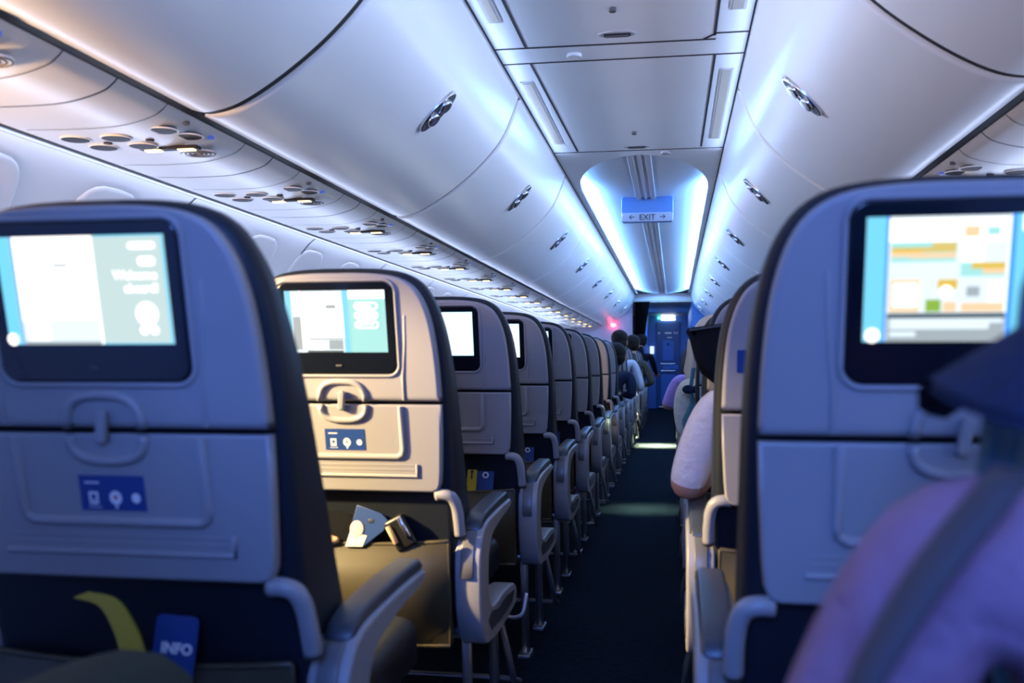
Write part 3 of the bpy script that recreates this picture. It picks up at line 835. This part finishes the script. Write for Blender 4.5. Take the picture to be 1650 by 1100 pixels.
# yellow strap hanging out of the nearest pocket
bm = bmesh.new()
pth = catmull([(XL - 0.07, yp(0) - 0.02, 0.655), (XL - 0.025, yp(0) - 0.03, 0.65), (XL + 0.0, yp(0) - 0.035, 0.625), (XL + 0.018, yp(0) - 0.04, 0.59), (XL + 0.022, yp(0) - 0.04, 0.545), (XL + 0.02, yp(0) - 0.03, 0.50)], 5)
L = []; n = len(pth)
for i, p in enumerate(pth):
    w = 0.010 + 0.010 * i / n
    L.append((p + Vector((-w, 0, -w * .4)), p + Vector((w, 0, w * .4))))
for off in (0, 0.003):
    vs = [(bm.verts.new(a + Vector((0, off, 0))), bm.verts.new(b + Vector((0, off, 0)))) for a, b in L]
    for a, b in zip(vs, vs[1:]): bm.faces.new((a[0], a[1], b[1], b[0]))
o = obj('yellow_strap', bm, M['yellow']); tag(o, 'yellow strap curving out of the pocket of the nearest left seat', 'strap')
for n, rot in ((2, 0.05), (3, 0.03), (4, 0.04)):
    card('safety_card', XL + 0.105, yp(n), 0.55, 0.085, 0.115, rot, 'cardblue', 'blue safety card with yellow stripe in the pocket of the %s left seat' % ORDW[n], 'card', stripe=0.030, txt=('O', 0.026, 0.016, 0.055))
# second seat pocket: dark pouch, paper bag, blue card, black gadget
t = thing('pouch', 'dark cloth pouch in the pocket of the second left seat', 'pouch', (XL - 0.095, yp(1), 0.54))
bm = bmesh.new(); add_slab(bm, [(0.085, 0), (0.105, 0.06), (0.06, 0.112), (0.0, 0.125), (-0.08, 0.128), (-0.095, 0.06), (-0.09, 0)], lambda a, b, c: Vector((a, c + 0.008, b)), 0.02, 0.006); obj('pouch_body', bm, M['cloth_black'], t)
bm = bmesh.new(); add_tube(bm, [(-0.05, 0.006, 0.098), (-0.02, 0.004, 0.094), (0.0, 0.006, 0.099)], 0.007, 8); obj('clip', bm, M['black'], t)
bm = bmesh.new(); add_slab(bm, [(-0.028, 0), (0.006, 0), (0.014, 0.042), (-0.004, 0.056), (-0.030, 0.05)], lambda a, b, c: Vector((a, c - 0.012, b)), 0.018, 0.003)
o = obj('paper_bag', bm, M['paper']); o.location = (XL - 0.10, yp(1), 0.556); tag(o, 'small brown paper bag in the pocket of the second left seat', 'paper bag')
bm = bmesh.new(); add_ellipsoid(bm, (0, 0, 0), (0.022, 0.012, 0.012)); add_ellipsoid(bm, (0.012, 0, -0.001), (0.018, 0.01, 0.009))
o = obj('snack', bm, M['paper']); o.location = (XL - 0.062, yp(1) - 0.004, 0.567); tag(o, 'crumpled tan wrapper at the rim of the second left pocket', 'wrapper')
t = thing('folded_card', 'tilted blue card with a pale corner in the pocket of the second left seat', 'card', (XL + 0.010, yp(1) - 0.008, 0.553))
t.rotation_euler = (-0.1, 0.0, 0)
bm = bmesh.new(); add_slab(bm, [(-0.028, 0.0), (0.012, 0.0), (0.060, 0.038), (0.067, 0.062), (0.052, 0.075), (-0.004, 0.092)], lambda a, b, c: Vector((a, c, b)), 0.003, 0.0008); obj('card', bm, M['cardblue'], t)
bm = bmesh.new(); add_slab(bm, [(-0.0275, 0.001), (0.012, 0.001), (0.022, 0.026), (-0.018, 0.032)], lambda a, b, c: Vector((a, c - 0.0012, b)), 0.002, 0.0005); obj('pale_corner', bm, M['palepaper'], t)
bm = bmesh.new(); add_ellipsoid(bm, (-0.002, -0.0015, 0.040), (0.016, 0.0012, 0.018)); obj('pink_spot', bm, M['pinkpaper'], t)
bm = bmesh.new(); add_ellipsoid(bm, (0.030, -0.0005, 0.058), (0.008, 0.0008, 0.005)); obj('printed_mark', bm, M['ink'], t)
t = thing('headphone_case', 'small black case with metal ends in the pocket of the second left seat', 'case', (XL + 0.125, yp(1) - 0.004, 0.555))
t.rotation_euler = (0, -0.5, 0)
bm = bmesh.new(); add_box(bm, (0, 0.004, 0.035), (0.05, 0.02, 0.075), 0.008, seg=3); obj('case_body', bm, M['black'], t)
bm = bmesh.new(); add_tube(bm, [(-0.016, -0.009, 0.02), (-0.016, -0.009, 0.062)], 0.006, 8); obj('metal_end', bm, M['paper'], t)
bm = bmesh.new(); add_tube(bm, [(0.016, -0.008, 0.02), (0.016, -0.008, 0.068)], 0.007, 8); obj('chrome_edge', bm, M['chrome'], t)

# small cable hanging below the third row
bm = bmesh.new(); add_tube(bm, catmull([(XL + 0.12, row_y(1) + .72, 0.30), (XL + 0.2, row_y(1) + .66, 0.235), (XL + 0.27, row_y(1) + .62, 0.24), (XL + 0.285, row_y(1) + .64, 0.30)], 5), 0.005, 8)
o = obj('cable', bm, M['trim']); tag(o, 'pale cable looping below the third left seat', 'cable')

# ================================================================== PEOPLE
def skin_mesh(verts, edges, root=0, sub=2):
    """verts: list of (co, (rx,ry)); returns baked mesh"""
    me = bpy.data.meshes.new('sk'); me.from_pydata([v[0] for v in verts], edges, [])
    o = link(bpy.data.objects.new('sk', me))
    sk = o.modifiers.new('s', 'SKIN'); sk.branch_smoothing = 0.6; sk.use_smooth_shade = True
    for i, v in enumerate(verts):
        d = me.skin_vertices[0].data[i]; r = v[1]
        d.radius = r if isinstance(r, tuple) else (r, r); d.use_root = (i == root)
    sb = o.modifiers.new('u', 'SUBSURF'); sb.levels = sub; sb.render_levels = sub
    dg = bpy.context.evaluated_depsgraph_get(); dg.update()
    out = bpy.data.meshes.new_from_object(o.evaluated_get(dg))
    bpy.data.objects.remove(o); bpy.data.meshes.remove(me)
    return out

def person(lab, X, Y, shirt, pants, hair, lean=0.0, side=0.0, elbowL=(-0.25, -0.02, 0.70), elbowR=(0.25, -0.02, 0.70), wristL=(-0.2, 0.24, 0.68), wristR=(0.2, 0.24, 0.68),
           sleeve=0.9, hz=0.50, yaw=0.0, scale=1.0, drop=0.0, stand=False, head_off=(0, 0, 0), long_hair=False, cap=None, seed=0):
    root = thing('person', lab, 'person', (X, Y, 0)); root.rotation_euler = (0, 0, yaw)
    V = []; E = []; MI = []
    def v(co, r): V.append((Vector(co), r)); return len(V) - 1
    def e(a, b, m): E.append((a, b)); MI.append(m)
    lz = lambda z: (side * (z - hz), lean * (z - hz))
    def up(x, y, z):
        a, b = lz(z); return (x + a, y + b, z - drop * max(0, z - hz))
    pel = v((0, 0, hz), (0.15, 0.11)); sp = v(up(0, -0.03, hz + 0.18), (0.135, 0.10)); ch = v(up(0, -0.04, hz + 0.36), (0.15, 0.105)); nb = v(up(0, -0.03, hz + 0.50), (0.085, 0.07))
    h = head_off
    nk = v(up(h[0] * .4, -0.01 + h[1] * .4, hz + 0.58 + h[2] * .4), 0.05); hd = v(up(h[0], 0.02 + h[1], hz + 0.68 + h[2]), (0.072, 0.085)); ht = v(up(h[0], 0.01 + h[1], hz + 0.78 + h[2]), (0.07, 0.082))
    nose = v(up(h[0], 0.115 + h[1], hz + 0.685 + h[2]), (0.010, 0.014))
    e(pel, sp, 0); e(sp, ch, 0); e(ch, nb, 0); e(nb, nk, 2); e(nk, hd, 2); e(hd, ht, 2); e(hd, nose, 2)
    for q, el, wr in ((-1, elbowL, wristL), (1, elbowR, wristR)):
        shv = v(up(q * 0.165, -0.03, hz + 0.47), 0.062); uf = 0.76 if sleeve == 0.6 else 0.5; ua = v(tuple(Vector(up(q * 0.20, -0.02, hz + 0.40)) * (1 - uf) + Vector(el) * uf), 0.050); ev = v(el, 0.043)
        wv = v(wr, 0.028)
        e(ch, shv, 0); e(shv, ua, 0); e(ua, ev, 0 if sleeve > 0.8 else 2)
        d = (Vector(wr) - Vector(el)).normalized(); mid = v(tuple(Vector(el) * .5 + Vector(wr) * .5), 0.038)
        e(ev, mid, 0 if sleeve > 0.8 else 2); e(mid, wv, 0 if sleeve > 0.8 else 2)
        sd = d.cross(Vector((0, 0, 1)));  sd.normalize()
        pm = v(tuple(Vector(wr) + d * 0.055), (0.036, 0.016)); e(wv, pm, 2)
        for f, (off, ln) in enumerate(((-0.030, 0.062), (-0.010, 0.072), (0.010, 0.068), (0.029, 0.052))):
            b0 = v(tuple(Vector(wr) + d * 0.092 + sd * off), 0.0095); b1 = v(tuple(Vector(wr) + d * (0.092 + ln * .55) + sd * off * 1.1 + Vector((0, 0, -0.010))), 0.009)
            b2 = v(tuple(Vector(wr) + d * (0.092 + ln * .9) + sd * off * 1.1 + Vector((0, 0, -0.032))), 0.0075)
            e(pm, b0, 2); e(b0, b1, 2); e(b1, b2, 2)
        t0 = v(tuple(Vector(wr) + d * 0.04 - sd * q * 0.042 + Vector((0, 0, -0.006))), 0.011); t1 = v(tuple(Vector(wr) + d * 0.075 - sd * q * 0.058 + Vector((0, 0, -0.016))), 0.009)
        e(pm, t0, 2); e(t0, t1, 2)
    for q in (-1, 1):
        if stand:
            hp = v((q * 0.09, 0, hz - 0.08), 0.09); kn = v((q * 0.10, 0.03, hz * .53), 0.06); an = v((q * 0.10, 0.0, 0.09), 0.042); to = v((q * 0.11, 0.14, 0.045), (0.04, 0.03))
        else:
            hp = v((q * 0.10, 0.06, hz + 0.01), 0.088); kn = v((q * 0.12, 0.40, hz + 0.05), 0.065); an = v((q * 0.12, 0.36, 0.10), 0.045); to = v((q * 0.13, 0.49, 0.045), (0.042, 0.032))
        e(pel, hp, 1); e(hp, kn, 1); e(kn, an, 1); e(an, to, 3)
    me = skin_mesh(V, E)
    for m in (M[shirt], M[pants], M['skin'], M['black']): me.materials.append(m)
    segs = [(V[a][0], V[b][0]) for a, b in E]
    rad = [max(V[a][1]) if isinstance(V[a][1], tuple) else V[a][1] for a, b in E]
    for p in me.polygons:
        c = p.center; best = 1e9; bi = 0
        for k, (a, b) in enumerate(segs):
            ab = b - a; t = max(0, min(1, (c - a).dot(ab) / ab.length_squared)); dd = (c - (a + ab * t)).length - rad[k] * 0.8
            if dd < best: best = dd; bi = k
        p.material_index = MI[bi]; p.use_smooth = True
    me.name = 'body'
    o = link(bpy.data.objects.new('body', me)); o.parent = root
    # face details and ears
    hp_ = V[hd][0]
    for q in (-1, 1):
        bm = bmesh.new(); add_ellipsoid(bm, hp_ + Vector((q * 0.03, 0.072, 0.025)), (0.013, 0.008, 0.008), 10, 8); obj('eye', bm, M['black'], root)
    bm = bmesh.new(); add_ellipsoid(bm, hp_ + Vector((0, 0.075, -0.035)), (0.024, 0.008, 0.006), 10, 8); obj('mouth', bm, M['stickred'], root)
    for q in (-1, 1):
        bm = bmesh.new(); add_ellipsoid(bm, hp_ + Vector((q * 0.076, -0.005, 0.0)), (0.009, 0.018, 0.03), 10, 8); obj('ear', bm, M['skin'], root)
    # hair
    bm = bmesh.new()
    add_ellipsoid(bm, hp_ + Vector((0, -0.028, 0.052)), (0.092, 0.098, 0.085))
    add_ellipsoid(bm, hp_ + Vector((0, -0.048, 0.0)), (0.084, 0.070, 0.075))
    if long_hair:
        add_ellipsoid(bm, hp_ + Vector((0, -0.05, -0.12)), (0.10, 0.055, 0.17))
        for q in (-1, 1):
            for k in range(5): add_tube(bm, [hp_ + Vector((q * (0.07 + .006 * k), -0.06 + 0.02 * k, 0.03)), hp_ + Vector((q * (0.095 + .004 * k), -0.06 + 0.02 * k, -0.1)), hp_ + Vector((q * 0.09, -0.05 + 0.02 * k, -0.26))], [0.02, 0.02, 0.006], 8)
    obj('hair', bm, M[hair], root)
    if cap:
        bm = bmesh.new(); b2 = bmesh.new(); bmesh.ops.create_uvsphere(b2, u_segments=24, v_segments=14, radius=1)
        bmesh.ops.delete(b2, geom=[x for x in b2.verts if x.co.z < -0.05], context='VERTS')
        for x in b2.verts: x.co = Vector((x.co.x * 0.102, x.co.y * 0.112, x.co.z * 0.112))
        merge(bm, b2, Matrix.Translation(hp_ + Vector((0, -0.006, 0.045))))
        cp = obj('cap', bm, M[cap[0]], root)
        bm = bmesh.new(); a0 = cap[1]
        lo, hi_ = [], []
        pts = [(0.098 * math.cos(a), 0.108 * math.sin(a)) for a in [math.radians(x) for x in range(20, 161, 14)]]
        ptso = [(0.085 * math.cos(math.radians(x)), 0.10 + 0.085 * math.sin(math.radians(x))) for x in range(20, 161, 14)]
        R = Matrix.Rotation(a0, 4, 'Z')
        for dz in (0.0, -0.006):
            A = [bm.verts.new(hp_ + R @ Vector((x, y - .006, 0.045 + dz))) for x, y in pts]
            B = [bm.verts.new(hp_ + R @ Vector((x, 0.10 + (y - 0.10) * 0.75, 0.012 + dz - 0.3 * abs(x)))) for x, y in ptso]
            for i in range(len(A) - 1): bm.faces.new((A[i], A[i + 1], B[i + 1], B[i]))
        obj('cap_brim', bm, M[cap[2]], cp)
    return root, V

SEAT_Y = 0.30    # hips ahead of the tray plane
# right side
person('person in a pale tee shirt, elbow over the armrest of the second right seat', XR - 0.02, row_y(1) + SEAT_Y, 'white_cloth', 'trousers', 'hair', side=-0.06, lean=0.10,
       elbowL=(-0.262, 0.02, 0.655), wristL=(-0.20, 0.27, 0.66), sleeve=0.6, drop=0.22)
person('person with long fair hair and cream top, fourth right seat', XR + 0.01, row_y(3) + SEAT_Y, 'cream_cloth', 'trousers', 'blond', side=-0.22, lean=0.08, elbowL=(-0.27, 0.0, 0.67), wristL=(-0.2, 0.25, 0.66), drop=0.22, long_hair=True)
person('person in a lilac tee shirt, bare forearm over the aisle further ahead on the right', XR - 0.03, row_y(6) + SEAT_Y, 'lilac', 'trousers', 'hair', side=-0.18, lean=0.1, elbowL=(-0.33, 0.0, 0.66), wristL=(-0.28, 0.26, 0.70), sleeve=0.6, drop=0.26, head_off=(0.05, 0, 0))
# left side
person('person in a navy sleeve leaning out of the ninth left seat', XL + 0.05, row_y(8) + SEAT_Y, 'navy_cloth', 'trousers', 'hair', side=0.2, lean=0.3, elbowR=(0.28, 0.05, 0.68), drop=0.25)
person('person in a pale grey knit jumper, eleventh left seat', XL + 0.06, row_y(10) + SEAT_Y, 'knit', 'trousers', 'hair', side=0.1, lean=0.05, elbowR=(0.30, -0.02, 0.70))
person('person in a dark olive jacket filling the thirteenth left seat', XL + 0.11, row_y(12) + SEAT_Y, 'olive', 'greentrousers', 'hair', side=0.12, lean=0.05, elbowR=(0.32, -0.02, 0.72))
person('person in black standing in the aisle at the far left seats', -0.60, 14.05, 'cloth_black', 'cloth_black', 'hair', stand=True, hz=0.62, lean=0.25, side=0.1, elbowR=(0.28, 0.1, 0.86), wristR=(0.3, 0.3, 0.80), elbowL=(-0.25, 0.1, 0.86), wristL=(-0.2, 0.3, 0.8))
# black cloth bag with blue emblem by the second right-hand seat
t = thing('cloth_bag', 'black cloth bag with a blue emblem hanging at the edge of the second right seat', 'bag', (0.098, row_y(1) + 0.30, 0.90))
bm = bmesh.new()
add_slab(bm, [(0.09, 0.168), (-0.066, 0.146), (-0.070, 0.137), (-0.062, 0.12), (-0.050, 0.07), (-0.034, 0.035), (0.0, 0.008), (0.05, 0.0), (0.10, 0.01), (0.11, 0.09)], lambda a, b, c: Vector((a, c - 0.02 * math.sin(3 * b * 9), b)), 0.07, 0.022, 5)
obj('bag_body', bm, M['cloth_black'], t)
bm = bmesh.new(); add_tube(bm, [(0.09, 0.003, 0.160), (-0.062, 0.003, 0.138)], 0.006, 8, flat=0.6); obj('hem', bm, M['black'], t)
bm = bmesh.new(); add_ellipsoid(bm, (0.005, -0.002, 0.048), (0.017, 0.006, 0.017)); obj('emblem', bm, M['cardblue'], t)
# teal backpack with dark bow hung on the fourth right seat
t = thing('shoulder_bag', 'teal shoulder bag with a dark bow on the fair haired person', 'bag', (0.070, row_y(3) + 0.13, 0.63))
bm = bmesh.new(); add_slab(bm, [(0.05, 0.0), (0.06, 0.1), (0.035, 0.19), (-0.01, 0.17), (-0.04, 0.10), (-0.03, 0.02)], lambda a, b, c: Vector((a, c, b)), 0.06, 0.02, 4); obj('bag_body', bm, M['teal'], t)
bm = bmesh.new(); add_tube(bm, [(0.0, 0.01, 0.16), (-0.005, 0.015, 0.24), (0.005, 0.03, 0.31)], 0.008, 8); add_tube(bm, [(0.03, 0.01, 0.16), (0.025, 0.015, 0.24), (0.02, 0.03, 0.31)], 0.008, 8); obj('strap', bm, M['teal'], t)
bm = bmesh.new(); add_ellipsoid(bm, (-0.016, 0.0, 0.225), (0.024, 0.014, 0.018)); add_ellipsoid(bm, (0.022, 0.0, 0.225), (0.024, 0.014, 0.018)); add_ellipsoid(bm, (0.003, -0.004, 0.225), (0.009, 0.012, 0.012)); obj('bow', bm, M['navy_cloth'], t)
# foreground neighbour
person('person in purple with a blue cap, blurred close at the right edge', 0.335, 0.55, 'purple', 'trousers', 'capblue', side=-0.03, lean=0.02, hz=0.45, elbowL=(-0.27, 0.0, 0.60), wristL=(-0.22, 0.2, 0.58),
       drop=0.12, head_off=(0, 0, -0.125), long_hair=True, cap=('capblue', math.radians(95), 'navy_cloth'))
bm = bmesh.new()
pth = catmull([(0.065, 0.445, 0.72), (0.085, 0.44, 0.79), (0.118, 0.445, 0.85), (0.165, 0.46, 0.905)], 5)
add_tube(bm, pth, 0.014, 10, flat=0.5); o = obj('shoulder_strap', bm, M['greystrap']); tag(o, 'dark grey shoulder strap over the purple top at the right edge', 'strap')
person('person whose dark green knee shows at the lower left corner', -0.65, 0.42, 'navy_cloth', 'greentrousers', 'hair', hz=0.585, lean=-0.3, elbowR=(0.25, -0.1, 0.78), wristR=(0.18, 0.0, 0.69), wristL=(-0.18, 0.0, 0.69))

# ================================================================== FORWARD GALLEY
bm = bmesh.new(); add_box(bm, (C - 1.12, YE + 0.032, 1.1), (1.24, 0.06, 2.2), 0.004); obj('wall_partition_left', bm, M['partition'], kind='structure', smooth=False)
bm = bmesh.new(); add_box(bm, (C + 1.12, YE + 0.032, 1.1), (1.26, 0.06, 2.2), 0.004); obj('wall_partition_right', bm, M['wallblue'], kind='structure', smooth=False)
bm = bmesh.new(); add_box(bm, (C - 0.375, (YE + YF) / 2 + 0.6, 1.0), (0.05, YF - YE - 1.2, 2.0), 0.004); obj('wall_galley_left', bm, M['wallblue'], kind='structure', smooth=False)
bm = bmesh.new(); add_box(bm, (C + 0.50, (YE + YF) / 2, 1.0), (0.05, YF - YE, 2.0), 0.004); obj('wall_galley_right', bm, M['wallblue'], kind='structure', smooth=False)
bm = bmesh.new(); add_box(bm, (C, (YE + YF) / 2 + .1, EYE + 1.035), (1.4, YF - YE + .2, 0.03)); obj('ceiling_galley', bm, M['galceil'], kind='structure', smooth=False)
bm = bmesh.new(); add_box(bm, (C, YE + 0.02, EYE + 1.09), (1.0, 0.03, 0.11)); obj('trim_16', bm, M['ceil'], kind='structure', smooth=False)
bm = bmesh.new(); add_box(bm, (C, YF + 0.05, 1.0), (1.6, 0.06, 2.0)); obj('wall_front', bm, M['wallblue'], kind='structure', smooth=False)
# lavatory door
DX = -0.135
t = thing('door_1', 'blue lavatory door at the far end of the aisle', 'door', (DX, YF, 0)); t['kind'] = 'structure'
bm = bmesh.new(); add_box(bm, (0, 0, 0.92), (0.50, 0.03, 1.84), 0.01); obj('door_leaf', bm, M['doorblue'], t)
for (z0, z1, hw) in ((1.02, 1.44, 0.115), (0.10, 0.72, 0.15)):
    bm = bmesh.new(); add_slab(bm, rrect(hw, z0, z1, 0.03), lambda x, z, q: Vector((x, q - 0.025, z)), 0.012, 0.004); obj('door_panel', bm, M['doorpanel'], t)
for z in (0.80, 0.95):
    bm = bmesh.new(); add_box(bm, (0, -0.03, z), (0.32, 0.03, 0.014), 0.004); obj('door_rail', bm, M['chrome'], t)
bm = bmesh.new(); add_box(bm, (0.05, -0.022, 0.875), (0.32, 0.012, 0.09), 0.004); obj('door_latch_plate', bm, M['doorpanel'], t)
bm = bmesh.new(); add_box(bm, (0, -0.02, 0.03), (0.40, 0.02, 0.02), 0.003); obj('door_sill', bm, M['chrome'], t)
bm = bmesh.new(); add_ellipsoid(bm, (0, -0.026, 1.36), (0.022, 0.012, 0.03)); obj('door_knob', bm, M['black'], t)
bm = bmesh.new()
for x, w in ((-0.19, 0.05), (0.0, 0.14), (0.14, 0.03), (0.19, 0.02)): add_box(bm, (x, -0.017, 1.60), (w, 0.003, 0.035), 0.001)
add_box(bm, (0.03, -0.017, 1.505), (0.10, 0.003, 0.02), 0.001)
obj('door_placard', bm, M['stickwhite'], t)
bm = bmesh.new(); add_box(bm, (0, 0, 0), (0.085, 0.012, 0.16), 0.004); o = obj('wall_placard', bm, M['placard']); o.location = (DX - 0.34, YF - 0.015, 1.24); tag(o, 'small white lit placard on the blue wall left of the lavatory door', 'placard')
bm = bmesh.new()
for z in (0, -0.06): add_slab(bm, rrect(0.15, z - 0.02, z + 0.02, 0.019), lambda x, zz, q: Vector((x, q, zz)), 0.04, 0.006)
o = obj('galley_lamp', bm, M['lampwhite']); o.location = (DX, YF - 0.12, EYE + 0.985); tag(o, 'white double lamp above the lavatory door', 'lamp')
bm = bmesh.new(); add_box(bm, (0, 0, 0), (0.06, 0.03, 0.05), 0.01); o = obj('indicator_lamp', bm, M['green']); o.location = (DX - 0.19, YF - 0.05, EYE + 0.96); tag(o, 'green indicator lamp above the lavatory door', 'lamp')
bm = bmesh.new(); add_ellipsoid(bm, (0, 0, 0), (0.05, 0.03, 0.035)); o = obj('call_lamp', bm, M['red']); o.location = (C - 0.82, YE - 0.035, EYE + 0.635); tag(o, 'red call lamp on the lavender partition', 'lamp')
# gathered curtain
bm = bmesh.new(); nz, nx = 16, 40
g = []
for j in range(nz + 1):
    k = j / nz; z = 0.62 + (EYE + 1.02 - 0.62) * k
    wd = 0.10 + 0.16 * k ** 1.5; cx = -0.60 + 0.06 * k ** 2
    g.append([bm.verts.new((cx - wd / 2 + wd * i / nx, YE - 0.08 + 0.03 * math.sin(i * 1.25) * (0.5 + .5 * k), z)) for i in range(nx + 1)])
for j in range(nz):
    for i in range(nx): bm.faces.new((g[j][i], g[j][i + 1], g[j + 1][i + 1], g[j + 1][i]))
o = obj('curtain', bm, M['cloth_black']); so = o.modifiers.new('s', 'SOLIDIFY'); so.thickness = 0.008
tag(o, 'black curtain gathered at the left side of the galley entrance', 'curtain')

# ================================================================== LIGHTS
def area(name, loc, rot, size, sy, col, en, spread=180):
    l = bpy.data.lights.new(name, 'AREA'); l.shape = 'RECTANGLE'; l.size = size; l.size_y = sy; l.color = col; l.energy = en; l.spread = math.radians(spread)
    o = link(bpy.data.objects.new(name, l)); o.location = loc; o.rotation_euler = rot; return o
def spot(name, loc, target, col, en, ang, blend=0.5, r=0.03):
    l = bpy.data.lights.new(name, 'SPOT'); l.color = col; l.energy = en; l.spot_size = math.radians(ang); l.spot_blend = blend; l.shadow_soft_size = r
    o = link(bpy.data.objects.new(name, l)); o.location = loc
    o.rotation_euler = (Vector(target) - Vector(loc)).to_track_quat('-Z', 'Y').to_euler(); return o
BLUE = (0.40, 0.60, 1.0)
# the ceiling recess behind the camera lights the near seat backs
area('recess_glow', (C, -1.2, HC - 0.02), (math.radians(25), 0, 0), 0.8, 2.4, (0.12, 0.28, 1.0), 165)
for sg in (-1, 1):      # unseen fill lamps added under the rails to brighten bins and ceiling
    area('rail_fill', (C + sg * 0.440, 6.6, HC - 0.035), (0, sg * math.radians(78), 0), 0.010, 12.4, (0.50, 0.66, 1.0), 10, 38)
    area('ceiling_fill', (C + sg * 0.448, 2.6, HC - 0.05), (0, sg * math.radians(100), 0), 0.010, 4.2, (0.42, 0.60, 1.0), 3.0)  # added lamp that lifts the flat ceiling near the camera
    area('sidewall_light', (C + sg * 1.436, 5.0, EYE + 0.572), (0, -sg * math.radians(50), 0), 0.012, 15.0, (0.52, 0.64, 1.0), 7)
    # fill lamps added along the window line to brighten panels and bins
    L_ = 12.4 if sg < 0 else 15.5
    area('window_line_fill', (C + sg * 1.66, 14.25 - L_ / 2, 1.20), (0, sg * math.radians(118), 0), 0.18, L_, (0.55, 0.67, 1.0), 4.8 * L_)
# sun through windows on the left
spot('window_sun', (-1.80, 1.22, 1.30), (-0.70, 1.76, 0.68), (1.0, 0.71, 0.33), 470, 44, 0.6, 0.04)
spot('window_sun_far', (-1.80, 5.6, 1.30), (-0.68, 6.45, 0.95), (1.0, 0.66, 0.28), 90, 30, 0.6, 0.05)
spot('window_sun_bins', (-1.74, 0.9, 1.2), (-1.30, 1.6, 1.60), (1.0, 0.60, 0.26), 60, 120, 1.0, 0.08)
area('floor_patch_fill', (-0.2, 10.2, HC - 0.02), (0, 0, 0), 0.3, 0.10, (1.0, 0.74, 0.34), 90, 20)  # ceiling lamp added to make the sun patch on the aisle floor
area('floor_patch_fill_near', (-0.2, 5.75, HC - 0.02), (0, 0, 0), 0.3, 0.06, (0.75, 0.85, 0.45), 3, 16)  # weaker added ceiling lamp for the dim patch nearer the camera
area('galley_light', (C, 17.0, EYE + 1.01), (0, 0, 0), 0.5, 1.0, (0.35, 0.55, 1.0), 14)

w = bpy.data.worlds.new('World'); sc.world = w; w.use_nodes = True
w.node_tree.nodes['Background'].inputs[0].default_value = (0.25, 0.4, 0.8, 1); w.node_tree.nodes['Background'].inputs[1].default_value = 0.05

# ================================================================== CAMERA
cam = bpy.data.cameras.new('camera'); co = link(bpy.data.objects.new('camera', cam)); sc.camera = co
cam.sensor_width = 36; cam.lens = 36 * 1400 / 1650
co.location = (0, 0, EYE); co.rotation_euler = (PI / 2, 0, math.radians(8.29))
cam.shift_x = -58 / 1650; cam.shift_y = 35 / 1650
cam.clip_start = 0.02; cam.clip_end = 60
cam.dof.use_dof = True; cam.dof.focus_distance = 3.8; cam.dof.aperture_fstop = 3.6
sc.view_settings.view_transform = 'Standard'; sc.view_settings.look = 'None'; sc.view_settings.gamma = 1; sc.view_settings.exposure = 0.4
sc.view_settings.use_curve_mapping = False
sc.cycles.use_denoising = True
sc.cycles.max_bounces = 8
